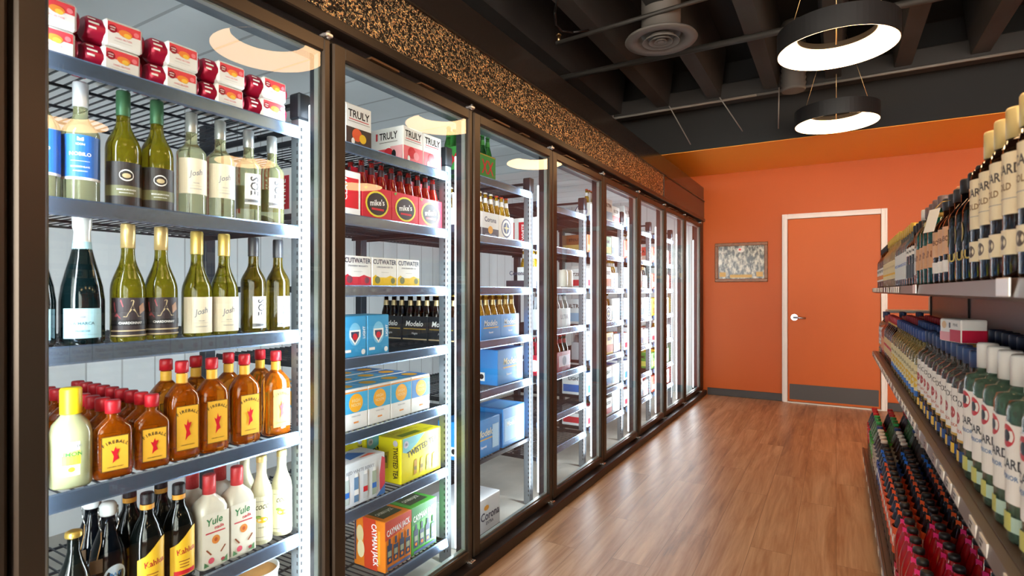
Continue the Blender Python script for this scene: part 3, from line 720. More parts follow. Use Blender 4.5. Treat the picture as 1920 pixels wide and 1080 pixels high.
k_kah = Kind('coffee_liqueur_bottle', body(sec([(.036, 0), (.0405, .005), (.041, .02), (.041, .125), (.038, .155), (.028, .185), (.018, .205), (.0165, .215), (.0165, .235)]), DKGLASS), 'liqueur bottle',
    [('black_cap', cap_mb(.0165, .238, .266, K)), ('neck_band', MB().lathe([(.0168, .224), (.0168, .237)], mat('#e9a53c', .5), 18, cap=False)),
     ('paper_label', decal(MB(), cyl(.0412), [('H', [(-.036, .02, .10), (-.028, .02, .104), (-.016, .02, .110), (-.004, .02, .122), (.010, .02, .137), (.024, .02, .148), (.036, .02, .15)], YEL) ] + [('T', 'Kahlua', .006, .088, .016, mat('#b0241f'), .050, .12), ('R', -.014, .058, .014, .061, mat('#9c5c1c')), ('R', -.012, .050, .012, .053, mat('#9c5c1c')), ('R', -.012, .042, .012, .045, mat('#9c5c1c')), ('R', -.026, .022, .030, .034, RED)], lay0=.0004))])
CRM = liquid('#e8e3d4', .9, '#e5dfd0')
yi = [('R', -.040, .008, .040, .165, mat('#ded9cc')), ('T', 'Yule', -.004, .142, .022, mat('#2f7a4b'), .05, .12, .2), ('T', 'nada', .010, .122, .011, mat('#c43b4a'), .03, .12), ('R', -.03, .106, .028, .110, mat('#c43b4a')), ('D', 0, .085, .012, .013, mat('#d8853a')), ('D', 0, .085, .005, .006, mat('#b8521f')),
      ('G', [(-.030, .060), (-.026, .062), (-.012, .044), (-.016, .042)], mat('#8c4a2c')), ('G', [(.030, .060), (.026, .062), (.012, .044), (.016, .042)], mat('#8c4a2c')), ('D', -.014, .026, .009, .009, mat('#d5566a')), ('G', [(-.036, .01), (-.02, .012), (-.034, .026)], mat('#5c8a5e')), ('G', [(.034, .01), (.014, .012), (.034, .03)], mat('#5c8a5e')), ('D', .02, .02, .006, .005, mat('#a8434a'))]
k_rum = Kind('cream_liqueur_bottle', body([(.036, .040, 0, 4), (.039, .043, .005, 4), (.039, .043, .175, 4), (.036, .038, .19, 3), (.022, .024, .205, 2.4), (.0165, .0165, .213, 2), (.0165, .0165, .235, 2)], CRM, 28), 'liqueur bottle', [('red_cap', cap_mb(.0185, .215, .272, mat('#cc3f44', .4), False)), ('paper_label', flat(.0392, yi))])
k_coco = Kind('coconut_liqueur_bottle', body(sec([(.029, 0), (.032, .004), (.033, .02), (.032, .15), (.029, .17), (.0175, .20), (.0145, .215), (.0145, .262)]), liquid('#f2efcd', .75, '#eee9c4')), 'liqueur bottle', [('gold_cap', cap_mb(.0155, .250, .270, mat('#d9c987', .35, .3))), ('paper_label', lab(.0334, [('R', -.036, .015, .036, .150, mat('#f1eed6')), ('R', -.03, .135, .03, .136, K), ('T', 'coco', 0, .118, .014, mat('#6b6b4c'), .04, .1, .3), ('D', 0, .078, .017, .009, YEL), ('D', -.012, .088, .009, .005, mat('#7fa04a')), ('T', 'LIQUEUR', 0, .055, .005, mat('#6b6b4c'), .03), ('R', -.03, .025, .03, .026, K)]))])

def carton(name, d, w, h, base, fr_=(), sd=(), tp=(), cat='box of cans', bv=.003, parts=()):
    """origin: bottom, middle of the front face; front looks +x"""
    b = MB(); b.box(-d, 0, -w / 2, w / 2, 0, h, base, bv)
    decal(b, front(0), fr_, step=.03); decal(b, lambda u, v, o: (u - d, -w / 2 - o, v), sd, step=.03); decal(b, lambda u, v, o: (-v, u, h + o), tp, step=.03)
    return Kind(name, b, cat, parts)
def beer(glass, capm, labm, neckm, H=.225):
    r = MB().loft(sec([(.028, 0), (.0305, .004), (.0305, .115), (.027, .14), (.0165, .172), (.0132, .19), (.0132, H - .008)]), glass, 14)
    r.lathe([(.0307, .035), (.0307, .10)], labm, 14, cap=False); r.lathe([(.0172, .172), (.0140, .198)], neckm, 14, cap=False)
    return ('beer_bottle', r, None, [('crown_cap', MB().lathe([(.0140, H - .008), (.0152, H - .006), (.0125, H), (.004, H + .001)], capm, 14))])
def sixpack(name, glass, capm, labm, neckm, base, fr_, sd, d=.125, w=.188, h=.125, cat='six pack', hump=True):
    b = MB(); t = .002
    b.box(-d, 0, -w / 2, w / 2, 0, .004, base); b.box(-t, 0, -w / 2, w / 2, .004, h, base, .0005); b.box(-d, -d + t, -w / 2, w / 2, .004, h, base)
    b.box(-d + t, -t, -w / 2, -w / 2 + t, .004, h, base); b.box(-d + t, -t, w / 2 - t, w / 2, .004, h, base)
    b.box(-d / 2 - t / 2, -d / 2 + t / 2, -w / 2 + .002, w / 2 - .002, .004, h + (.075 if hump else .03), base)
    decal(b, front(0), fr_, step=.03); decal(b, lambda u, v, o: (u - d, -w / 2 - o, v), sd, step=.03)
    bt = beer(glass, capm, labm, neckm); ks = min((w - .006) / 6 - .0004, (d - .006) / 4 - .0004, .0307) / .0309
    for m_ in (bt[1], bt[3][0][1]): m_.v = [(x * ks, y * ks, z) for x, y, z in m_.v]
    offs = [(-d / 2 + sx * (d / 4 - .001), y, .005) for sx in (-1, 1) for y in (-w / 3 + .001, 0, w / 3 - .001)]
    return Kind(name, None, cat, [('carrier', b), (bt[0], bt[1], offs, bt[3])])

# red seltzer cans in a printed sleeve
CANR = mat('#a81238', .3, .35)
def canmb(r, l, mt, axis_y=False):
    p = [(r * .72, 0), (r * .80, .002), (r, .010), (r, l - .012), (r * .84, l - .003), (r * .84, l), (r * .78, l - .002)]
    b = MB().lathe(p, mt, 20)
    if axis_y: b.v = [(x, z - l / 2, y) for x, y, z in b.v]; b.f = [f[::-1] for f in b.f]
    return b
slv = MB(); slv.box(-.134, .001, -.028, .056, .0, .065, mat('#ececea', .4), .006)
RS = mat('#e0454f', .4)
decal(slv, lambda u, v, o: (.0012 + o, u, v), [('R', -.022, .036, .050, .058, RS), ('D', -.012, .042, .010, .010, DRED), ('T', 'white', -.012, .046, .004, W), ('T', 'claw', -.012, .040, .004, W), ('D', .016, .038, .015, .009, mat('#f08a3c')), ('D', .020, .034, .008, .006, mat('#f4c24a')), ('D', .040, .044, .006, .006, mat('#f0808a')), ('T', 'HARD SELTZER', .012, .022, .004, mat('#e0808a'), .05), ('R', -.01, .014, .03, .0145, GREY)], step=.03)
cn = canmb(.0325, .126, CANR, True)
for a in range(3): decal(cn, lambda u, v, o: ((.0327 + o) * cos(v / .033), u, (.0327 + o) * sin(v / .033)), [('R', -.060, -.006 + a * .012, -.044 + (a % 2) * .006, -.001 + a * .012, W)])
k_clawcans = Kind('seltzer_can_pack', None, 'pack of cans', [('cardboard_sleeve', slv), ('seltzer_can', cn, [(-.034, 0, .033), (-.100, 0, .033)])])

# cartons of the second door
PEACH, LPK = mat('#f08a4a'), mat('#f3b9bd')
def truly_items(w, lo, fruit, col):
    return [('R', -w / 2 + .002, .002, w / 2 - .002, .070, lo), ('T', 'TRULY', 0, .120, .028, K, w * .82), ('R', -w * .38, .098, w * .38, .101, RED), ('R', -w * .42, .090, w * .42, .0915, K), ('D', -.01, .045, .024, .024, fruit), ('D', .018, .036, .017, .017, col), ('D', -.03, .02, .008, .012, W)]
k_truly_dk = carton('seltzer_box', .20, .128, .155, W, truly_items(.128, mat('#4a3a37'), mat('#e8623a'), YEL), cat='box of cans')
ti = truly_items(.124, mat('#f0737c'), RED, mat('#f49aa0'))
k_truly = carton('seltzer_box', .20, .124, .150, W, ti, [('R', .002, .002, .198, .062, mat('#e9525c')), ('R', .13, .002, .198, .070, mat('#f3aeb3')), ('T', 'TRULY', .12, .115, .030, K, .10), ('R', .05, .100, .060, .13, RED), ('R', .07, .088, .17, .090, K), ('D', .12, .04, .025, .025, RED), ('D', .15, .035, .012, .02, K)], cat='box of cans')
k_clawbox = carton('seltzer_box', .24, .195, .165, W, [('R', -.06, .03, .085, .14, RED), ('T', 'CLAW', .02, .10, .022, W, .10, pi / 2)], [('R', .03, .02, .09, .14, mat('#c5202f')), ('R', .12, .02, .18, .14, mat('#c5202f')), ('T', 'WHITE', .06, .08, .022, W, .1, pi / 2), ('T', 'WHITE', .15, .08, .022, W, .1, pi / 2)])
mk = [('D', 0, .062, .062, .050, mat('#e8d83c')), ('D', 0, .062, .054, .043, K), ('T', "mike's", 0, .068, .024, W, .085, .12), ('R', -.03, .038, .035, .046, RED), ('G', [(-.07, .118), (-.05, .124), (-.06, .11)], mat('#5aa33a'))]
k_mike = sixpack('lemonade_six_pack', liquid('#d83a30', .4, '#c02a24'), K, RED, mat('#30101a'), mat('#d02236', .4), mk, mk[:3], w=.158, d=.12)
def cut(c1, c2, txt): return [('R', -.066, 0.002, .066, .036, c1), ('G', [(-.066, .036), (-.05, .046), (-.02, .028)], c1), ('G', [(-.01, .03), (.03, .044), (.066, .034), (.066, .02)], c1), ('D', -.04, .026, .014, .014, c2), ('D', .045, .024, .012, .012, c2), ('T', 'CUTWATER', 0, .096, .019, mat('#23274a'), .128), ('T', txt, 0, .076, .006, mat('#3b3f5c'), .10), ('R', -.02, .055, .02, .056, GREY)]
k_cut_r = carton('cocktail_can_box', .20, .138, .113, W, cut(mat('#e2334a'), mat('#8a4a5c'), 'STRAWBERRY MARGARITA'), [('R', .002, .002, .198, .04, mat('#d9304a')), ('T', 'CUTWATER', .1, .09, .016, K, .16), ('D', .12, .035, .03, .03, mat('#e24a5c'))], cat='box of cans')
k_cut_y = carton('cocktail_can_box', .20, .138, .113, W, cut(mat('#f2c91f'), mat('#7a7f4c'), 'LONG ISLAND ICED TEA'), cat='box of cans')
LB = mat('#3f9fd6', .4)
k_shield = carton('blue_can_box', .13, .118, .152, LB, [('D', .0, .085, .030, .042, mat('#7cc4ea')), ('G', [(-.026, .10), (.026, .10), (.026, .075), (0, .045), (-.026, .075)], W), ('G', [(-.020, .094), (.020, .094), (.018, .076), (0, .053), (-.018, .076)], mat('#34405c')), ('D', 0, .076, .012, .012, RED), ('T', 'LIGHT', .044, .09, .012, W, .06, pi / 2), ('R', -.05, .02, -.02, .03, W), ('D', .04, .018, .010, .010, W)], tp=[('R', -.05, .01, .05, .12, mat('#6fbde6'))], cat='box of cans')
k_negra = sixpack('dark_beer_six_pack', BRG, GOLD, mat('#caa35a', .35, .4), mat('#e8cf9a', .3, .4), mat('#23262c'), [], [], w=.158)
ngi = [('T', 'Modelo', -.0, .090, .026, W, .14, 0, .2), ('R', -.07, .062, .07, .067, GOLD), ('T', 'Negra', 0, .042, .014, mat('#cfcfcf'), .06, 0, .3), ('R', -.075, .012, .075, .018, TAN)]
k_negra = sixpack('dark_beer_six_pack', BRG, GOLD, mat('#caa35a', .35, .4), mat('#e8cf9a', .3, .4), mat('#23262c'), ngi, ngi, w=.158)
NB = mat('#49aee0', .4)
def noon(c, h=.150):
    it = [('R', -.059, .062, .059, h - .014, c), ('R', -.059, h - .014, .059, h - .008, mat('#e3913c')), ('D', 0, .098, .034, .034, mat('#f6b026')), ('T', 'HIGH', 0, .107, .012, mat('#f7d89a'), .045), ('T', 'NOON', 0, .091, .012, mat('#f7d89a'), .045), ('T', 'VODKA SODA', 0, .05, .005, GREY, .05), ('R', -.012, .024, .012, .03, mat('#f2a05a'))]
    return it, [('R', -.059, .008, .0, .122, c), ('R', 0, .008, .059, .122, c), ('D', 0, .065, .034, .034, mat('#f6b026'))]
a_, t_ = noon(NB); k_noon = carton('vodka_soda_case', .13, .120, .150, W, a_, a_[:3], t_, cat='case of cans')
a_, t_ = noon(mat('#4d86c6')); k_noon2 = carton('vodka_soda_case', .13, .120, .150, W, a_, a_[:3], t_, cat='case of cans')
bi = [('R', -.148, .140, .148, .160, mat('#d9dfe4'))]
cl = [mat('#8fa59a'), mat('#b9c4c0'), mat('#5f86ad'), mat('#c7cdd2'), mat('#a5b4a0')]
for i in range(5): bi += [('R', -.10 + i * .045, .015, -.078 + i * .045, .105, cl[i]), ('R', -.096 + i * .045, .105, -.082 + i * .045, .118, W), ('R', -.10 + i * .045, .04, -.078 + i * .045, .06, [RED, BLUE, W, RED, BLUE][i])]
bi += [('G', [(.12, .02), (.148, .03), (.148, .14), (.13, .15), (.118, .08)], mat('#cf3a4a')), ('G', [(.10, .002), (.148, .002), (.148, .04)], mat('#3a73b8')), ('G', [(-.148, .09), (-.12, .11), (-.10, .06), (-.11, .03), (-.148, .05)], mat('#e2506a')), ('T', 'RED WHITE BERRY', .02, .128, .012, mat('#8a8f98'), .18), ('G', [(-.148, .002), (-.09, .002), (-.11, .02), (-.148, .03)], mat('#d94a5c'))]
tb = [('G', [(-.1, .02), (-.02, .03), (-.03, .09), (-.12, .07)], mat('#d2414f')), ('G', [(.0, .03), (.1, .05), (.06, .11), (.01, .08)], mat('#3f6fae')), ('G', [(.03, .02), (.12, .015), (.1, .04)], mat('#e46a52')), ('R', -.14, .095, -.05, .12, mat('#3f6fae'))]
k_berry = carton('frozen_pop_box', .13, .30, .162, mat('#dfe3e8'), bi, [], tb, cat='box of pops')
YB_ = mat('#f0e21a', .4); BKY = mat('#2a3a2a')
tw = [('G', [(-.12, .185), (-.12, .13), (-.09, .12), (-.03, .15), (.02, .185)], mat('#7fc6cf')), ('T', 'TWISTED TEA', .005, .130, .026, K, .20, .18), ('D', -.10, .158, .015, .015, mat('#c9c6d6')), ('T', '18', -.10, .158, .012, K)]
for i, c in enumerate(('#c9921c', '#d8b24a', '#a9b84a', '#e0c83a')): tw += [('G', [(-.055 + i * .04, .02), (-.035 + i * .04, .025), (-.032 + i * .04, .085), (-.05 + i * .04, .08)], mat(c)), ('R', -.052 + i * .04, .04, -.036 + i * .04, .055, mat('#8a7a2a'))]
tws = [('T', 'TWISTED TEA', .095, .085, .026, K, .13, -pi / 2), ('D', .095, .165, .013, .013, mat('#c9c6d6')), ('G', [(.02, .05), (.055, .06), (.06, .13), (.03, .12)], mat('#b8a824')), ('R', .03, .08, .05, .11, mat('#5f6a2a'))]
k_tea = carton('iced_tea_case', .125, .26, .186, YB_, tw, tws, [('R', -.10, .02, .02, .055, mat('#8a9a2a')), ('T', 'TWISTED TEA', -.02, .085, .026, mat('#c9b80a'), .18), ('R', .05, .02, .11, .04, mat('#c9c02a'))], cat='case of cans')
ORB, GRB = mat('#e8801c', .4), mat('#4fae45', .4); NAVY = mat('#233a5c')
def cay(base, acc, w=.155, d=.17, h=.200):
    f = [('G', [(-w / 2, .125), (w / 2, .150), (w / 2, h), (-w / 2, h)], acc), ('T', 'CAYMAN JACK', 0, .153, .034, W, w * .88, .10)]
    for i in range(4):
        x = -w * .34 + i * w * .226
        f += [('R', x - .014, .03, x + .014, .105 - (i % 2) * .008, NAVY), ('R', x - .006, .10, x + .006, .128, NAVY), ('R', x - .010, .058, x + .010, .080, mat('#9aa48a')), ('D', x, .045, .007, .007, ORB)]
    f += [('R', -w / 2 + .01, .008, w / 2 - .01, .020, mat('#3f4f7a'))]
    sd_ = [('G', [(.06, .0), (.13, .0), (.12, h), (.05, h)], acc), ('T', 'CAYMAN JACK', .112, .10, .036, W, .165, -pi / 2 + .06), ('D', .035, .13, .02, .035, mat('#e6cf9a')), ('D', .04, .07, .02, .035, mat('#f0dcae')), ('R', .006, .02, .014, .19, NAVY), ('R', .135, .03, .145, .16, mat('#f0b030'))]
    t = [('R', -w * .35, .03, w * .35, .12, mat('#3c4a3c')), ('T', 'CAYMAN JACK', 0, .075, .030, W, w * .6)]
    return f, sd_, t
a_, s_, t_ = cay(ORB, mat('#cc3c1c')); k_cay_o = carton('margarita_case', .17, .155, .200, ORB, a_, s_, t_, cat='case of bottles')
a_, s_, t_ = cay(GRB, mat('#2f8a44'), w=.165); k_cay_g = carton('margarita_case', .17, .165, .200, GRB, a_, s_, t_, cat='case of bottles')
# third door
k_xx = sixpack('green_beer_six_pack', GREENG, mat('#2f7a30'), mat('#b88a2a'), mat('#4f9a3a'), mat('#3f9442'), [('T', 'XX', .0, .062, .07, RED, .11), ('R', -.07, .118, .07, .123, mat('#c9a23a'))], [('T', 'XX', .06, .062, .06, RED, .09)], w=.150)
ci = [('R', -.077, .002, .077, .045, mat('#39404f')), ('T', 'Corona', 0, .090, .026, mat('#4c5b78'), .12), ('D', 0, .038, .022, .020, mat('#f2b030')), ('R', -.05, .012, .05, .016, mat('#9aa3b5'))]
k_cor = sixpack('pale_beer_six_pack', liquid('#ecc84a', .35, '#d8a92c'), mat('#e6e6e6'), mat('#e8e8ea'), mat('#eef0f2'), mat('#eceef0', .4), ci, ci[:2], w=.158)
pi_ = [('D', 0, .062, .050, .050, mat('#34507f')), ('D', 0, .062, .043, .043, W), ('D', 0, .062, .030, .030, mat('#34507f')), ('G', [(-.03, .062), (-.006, .068), (0, .095), (.006, .068), (.03, .062), (.006, .056), (0, .03), (-.006, .056)], mat('#e6d9a0')), ('R', -.06, .004, .06, .010, K)]
k_pac = sixpack('pale_beer_six_pack', liquid('#ecc84a', .35, '#d8a92c'), mat('#d8523c'), mat('#e8e8ea'), mat('#eef0f2'), mat('#e9e6df', .4), pi_, pi_[:2], w=.150)
MBL = mat('#2f86cf', .4)
mi = [('T', 'Modelo', 0, .085, .030, mat('#d9e2ea'), .13, 0, .2), ('R', -.07, .058, .07, .064, mat('#caa24a')), ('T', 'Especial', 0, .036, .012, W, .08)]
k_mod = sixpack('blue_beer_six_pack', liquid('#e6b84a', .4, '#cf9a2c'), mat('#e8c45a'), mat('#e6d9a8'), mat('#c9b27a', .3, .4), MBL, mi, mi[:2], w=.19)
k_modbox = carton('blue_beer_case', .20, .27, .188, MBL, [('T', 'Modelo', 0, .12, .036, mat('#e0d9b8'), .17, 0, .2), ('R', -.08, .085, .09, .092, mat('#caa24a')), ('R', .06, .03, .12, .15, mat('#9cc4e4')), ('T', 'Especial', -.02, .05, .016, W, .1)],
    [('T', 'Modelo', .05, .11, .024, mat('#d8c48a'), .07, pi / 2), ('R', .02, .02, .12, .065, W), ('T', '12 PK', .05, .043, .022, K, .05), ('D', .10, .043, .014, .014, K)], [('T', 'Modelo', 0, .1, .04, mat('#8fc0e6'), .2)], cat='case of beer')
bs = [('T', 'Modelo', .05, .13, .026, mat('#d8b86a'), .075), ('R', .02, .105, .09, .110, mat('#caa24a')), ('G', [(.120, .01), (.165, .01), (.165, .09), (.152, .125), (.150, .165), (.136, .165), (.134, .125), (.120, .09)], mat('#e2a52c')), ('R', .121, .03, .164, .065, mat('#f2e6c0')), ('R', .136, .155, .150, .168, mat('#f2e6c0'))]
k_modbox2 = carton('blue_beer_case', .20, .235, .205, MBL, [('R', -.10, .03, .10, .15, mat('#8fbde2')), ('T', 'Modelo', -.02, .12, .028, W, .15), ('R', .02, .02, .10, .028, W)], bs, [('R', -.09, .02, .09, .15, mat('#6fb0e0'))], cat='case of beer')
k_corbox = carton('pale_beer_case', .26, .30, .205, mat('#e6e9ee', .4), [('R', -.15, .002, .15, .040, mat('#3c4354')), ('T', 'Corona', .055, .115, .042, mat('#3d4963'), .17), ('T', 'EXTRA', .05, .078, .016, mat('#3d4963'), .07), ('D', .02, .155, .022, .013, mat('#e8a23c')), ('D', .03, .02, .03, .017, mat('#f2a92c'))], [], [('R', .02, .10, .12, .13, mat('#3c4354'))], cat='case of beer')
k_wcan = Kind('white_can', canmb(.033, .122, mat('#e6e3da', .35)), 'can', [('dark_band', lab(.0332, [('R', -.05, .004, .05, .012, mat('#6b6450'))]))])
k_greyb = sixpack('silver_beer_six_pack', liquid('#c8cdd2', .6, '#a4aab2'), mat('#c9c9c9'), mat('#b7bdc4'), mat('#d4d8dc'), mat('#aab1b8', .4), [('T', 'ULTRA', 0, .07, .03, mat('#5a6270'), .11)], [], w=.19)
k_redb = sixpack('red_beer_six_pack', BRG, mat('#b8242c'), mat('#c9c4d8'), mat('#9a2a34'), mat('#8e2430', .4), [('R', -.08, .03, .08, .10, mat('#c9c4d8')), ('D', 0, .065, .03, .03, mat('#3a3f66'))], [('R', .01, .02, .115, .10, RED), ('D', .06, .06, .035, .035, W)], w=.19)

# ------------------------------------------------------------ stocking the cooler
SH = ['top', 'second', 'third', 'fourth', 'fifth', 'sixth', 'seventh']
def lv(d, s): return LEV[d][s] + .0002
def wherefrom(d, s): return '%s shelf, %s glass door' % (SH[s], DN[d])
# door 1 top shelf: two layers of sleeved cans
for i in range(5):
    for j in range(2):
        y = .530 + i * .1405
        put(k_clawcans, XS - .012 - .004 * (i % 2), y + (.004 if j else 0), lv(1, 0) + j * .0665, 'sleeved pack of red seltzer cans, %s along, %s layer, %s' % (ORD[i], ['bottom', 'upper'][j], wherefrom(1, 0)), 'red seltzer packs on the top shelf', rz=radians(-2 + 2 * ((i + j) % 2)))
XF = -1.560
def row(kd, s, pxs, desc, grp, rows=1, X=XF, dx=.085, rz=-12, door=1, drop=(), sc=1.):
    for r_ in range(rows):
        for i, px in enumerate(pxs):
            if (r_, i) in drop: continue
            y = yat(px, X)
            l = '%s, %s %s, %s' % (desc, ['', 'behind the'][r_ > 0] if False else ('front row' if r_ == 0 else 'row %s' % ['', 'two', 'three', 'four', 'five', 'six', 'seven'][r_]), ['nearer one', 'farther one'][i] if len(pxs) == 2 else ORD[i] + ' along', wherefrom(door, s))
            put(kd, X - r_ * dx, y, lv(door, s), l, grp, rz=radians(rz), sc=sc)
row(k_blue_white, 1, (74, 151), 'clear wine bottle with blue label', 'blue labelled wine', 1, rz=-22)
row(k_oval, 1, (231, 294), 'olive wine bottle with round white emblem', 'emblem labelled wine', 1, rz=-14)
row(k_cream_clear, 1, (359, 413), 'clear wine bottle with cream label', 'cream labelled clear wine', 1)
row(k_eos_clear, 1, (466, 510), 'clear wine bottle with upright lettering', 'upright lettered clear wine', 1, rz=-12)
row(k_spark, 2, (57, 154), 'dark sparkling bottle with pale blue label', 'sparkling wine', 1, X=-1.565, rz=-20)
row(k_art, 2, (240, 302), 'gold capped wine with dark patterned label', 'patterned label wine', 1, rz=-16)
row(k_cream_gold, 2, (369, 420), 'gold capped wine with cream label', 'cream labelled gold capped wine', 1)
row(k_eos_dark, 2, (475, 521), 'black capped wine with upright lettering', 'black capped wine', 1, rz=0)
row(k_lemon, 3, (40, 133), 'pale lemon liqueur with yellow cap', 'lemon liqueur', 1, rz=-20)
for i, px in enumerate((204, 277)):
    for r_ in range(9):
        put(k_flask, XF + .02 - r_ * .052, yat(px, XF), lv(3 - 2, 3), 'small red capped amber flask, %s file, %s back, fourth shelf, first door' % (['nearer', 'farther'][i], ORD[r_]), 'small amber flasks', rz=radians(-10))
for r_ in range(3, 9):
    put(k_flask, XF + .02 - r_ * .052, .515, lv(1, 3), 'small red capped amber flask, file behind lemon bottles, %s back, fourth shelf' % ORD[r_], 'small amber flasks', rz=radians(-10))
for i, px in enumerate((338, 394, 455, 514)):
    for r_ in range(2):
        put(k_fire, XF + .008 - r_ * .080, yat(px, XF) , lv(1, 3), 'tall red capped amber whisky bottle, %s along, %s, fourth shelf, first door' % (ORD[i], ['front row', 'second row'][r_]), 'tall amber whisky bottles', rz=radians(-6))
put(k_cork, XF + .02, yat(138, XF + .02), lv(1, 4), 'small dark bottle with gold cap, nearest on the fifth shelf')
put(k_swing, XF - .02, yat(203, XF - .02), lv(1, 4), 'dark swing top bottle with white stopper and round pale label', 'swing top bottles', rz=radians(-15), sc=.95)
put(k_swing, XF - .11, yat(172, XF - .11), lv(1, 4), 'dark swing top bottle standing behind the round labelled one', 'swing top bottles', rz=radians(-15), sc=.95)
for r_ in range(2):
    for i, px in enumerate((276, 335)):
        put(k_kah, XF - r_ * .09, yat(px, XF), lv(1, 4), 'dark coffee liqueur with slanted yellow label, %s one, %s, fifth shelf' % (['nearer', 'farther'][i], ['front row', 'second row'][r_]), 'coffee liqueur', rz=radians(-8), sc=.97)
    for i, px in enumerate((392, 444)):
        put(k_rum, XF - r_ * .085, yat(px, XF), lv(1, 4), 'white square bottle with red cap, %s one, %s, fifth shelf' % (['nearer', 'farther'][i], ['front row', 'second row'][r_]), 'square red capped liqueur', rz=radians(-4), sc=.95)
    for i, px in enumerate((490, 528)):
        if r_ and i: continue
        put(k_coco, XF - r_ * .085, yat(px, XF), lv(1, 4), 'slim cream coloured liqueur bottle with lemon picture, %s one, %s' % (['nearer', 'farther'][i], ['front row', 'second row'][r_]), 'cream coloured liqueur', rz=radians(-30))
tub = MB().lathe([(.054, 0), (.060, .006), (.068, .225), (.072, .232), (.072, .240), (.066, .240), (.064, .228)], mat('#eeeeea', .4), 32, cap=False)
tub.lathe([(.001, .228), (.0645, .2285)], mat('#d9a05c', .5), 32, cap=False)
o = tag(obj('round_tub', tub, None, (-1.60, yat(478, -1.60), lv(1, 5))), 'white round tub with tan contents on the lowest shelf, first door', 'tub')

def bx(kd, d, s, y0, w_, label, X=-1.52, grp=None, z=None, rz=0): return put(kd, X, y0 + w_ / 2, lv(d, s) if z is None else z, label, grp, rz=radians(rz))
bx(k_truly_dk, 2, 0, yat(697, -1.52) - .129, .128, 'white and brown seltzer box with peach picture on the top shelf')
bx(k_truly, 2, 0, yat(756, -1.52), .124, 'white and red seltzer box showing its long side, top shelf', grp='red seltzer boxes')
bx(k_truly, 2, 0, yat(756, -1.52) + .127, .124, 'white and red seltzer box beside the post, top shelf', grp='red seltzer boxes')
bx(k_clawbox, 2, 1, 1.284, .195, 'white box with red panels beside the lemonade six packs')
for i in range(3): bx(k_mike, 2, 1, yat(678, -1.52) + .002 + i * .1615, .158, 'red lemonade six pack with yellow ringed oval, %s from the near side' % ORD[i], grp='lemonade six packs')
for i in range(3): bx(k_mike, 2, 1, yat(678, -1.52) + .002 + i * .1615, .158, 'red lemonade six pack in the back row, %s from near side' % ORD[i], X=-1.655, grp='lemonade six packs')
bx(k_cut_r, 2, 2, yat(697, -1.52) - .140, .138, 'white cocktail can box with red artwork on the third shelf')
bx(k_cut_y, 2, 2, yat(697, -1.52) + .001, .138, 'white cocktail box with yellow artwork beside the red one', grp='yellow cocktail boxes')
bx(k_cut_y, 2, 2, yat(697, -1.52) + .141, .138, 'white cocktail box with yellow artwork, far one of two', grp='yellow cocktail boxes')
bx(k_shield, 2, 3, yat(688, -1.52) - .119, .118, 'pale blue can box with shield emblem, nearer one', grp='shield emblem boxes')
bx(k_shield, 2, 3, yat(688, -1.52) + .001, .118, 'pale blue can box with shield emblem, farther one', grp='shield emblem boxes')
for i in range(3): put(k_negra, -1.60 - i * .162, 2.065, lv(3, 3), 'black beer six pack with gold necked bottles, %s from the glass' % ORD[i], 'black beer six packs', rz=radians(-90))
for r_ in range(3):
    for i in range(4):
        kd = k_noon2 if i == 3 else k_noon
        bx(kd, 2, 4, yat(690, -1.52) - .121 + i * .1225, .12, 'blue and white soda case with orange sun, %s along, %s row' % (ORD[i], ORD[r_]), X=-1.52 - r_ * .133, grp='vodka soda cases')
bx(k_berry, 2, 5, yat(722, -1.52) - .302, .30, 'white box with red and blue berry artwork on the sixth shelf')
bx(k_tea, 2, 5, yat(752, -1.52), .26, 'bright yellow iced tea case in front', X=-1.52)
bx(k_tea, 2, 5, yat(752, -1.52) - .045, .26, 'bright yellow iced tea case standing behind the front one', X=-1.675, grp=None)
bx(k_cay_o, 2, 6, yat(722, -1.52), .155, 'orange margarita case on the lowest shelf of the second door')
bx(k_cay_g, 2, 6, yat(722, -1.52) + .157, .165, 'green margarita case beside the orange one')
# door 3 (Y 2.06 .. 2.76)
def seq(d, s, y0, kds, wds, labels, grp=None, X=-1.52, gap=.003):
    y = y0
    for kd, w_, l in zip(kds, wds, labels): bx(kd, d, s, y, w_, l, X=X, grp=grp); y += w_ + gap
seq(3, 0, yat(903, -1.52) - .02 - .153, [k_xx, k_xx], [.150, .150], ['green beer six pack beside the door post, top shelf', 'green beer six pack with red crosses on the top shelf, third door'], 'green beer six packs')
seq(3, 1, yat(903, -1.52) - .159, [k_cor, k_cor, k_pac], [.158, .158, .150], ['pale beer six pack nearest the door post, second shelf, third door', 'white and navy beer six pack with clear bottles, second shelf', 'white beer six pack with round blue emblem'], 'pale beer six packs')
seq(3, 3, yat(902, -1.52) - .004, [k_mod, k_mod], [.19, .19], ['blue beer six pack with foil necked bottles, nearer one, fourth shelf', 'blue beer six pack with foil necked bottles, farther one, fourth shelf'], 'blue beer six packs')
bx(k_modbox, 3, 4, yat(933, -1.52), .27, 'blue beer case with a white bar code panel, fifth shelf')
bx(k_modbox2, 3, 5, yat(943, -1.52), .235, 'blue beer case with a bottle picture, lowest shelf, third door')
bx(k_modbox, 3, 5, yat(943, -1.52) - .30, .27, 'blue beer case behind the second door post, low shelf')
bx(k_corbox, 3, 5, yat(938, -1.50) - .302, .30, 'white beer case standing on the cooler floor', X=-1.50, z=.0055)
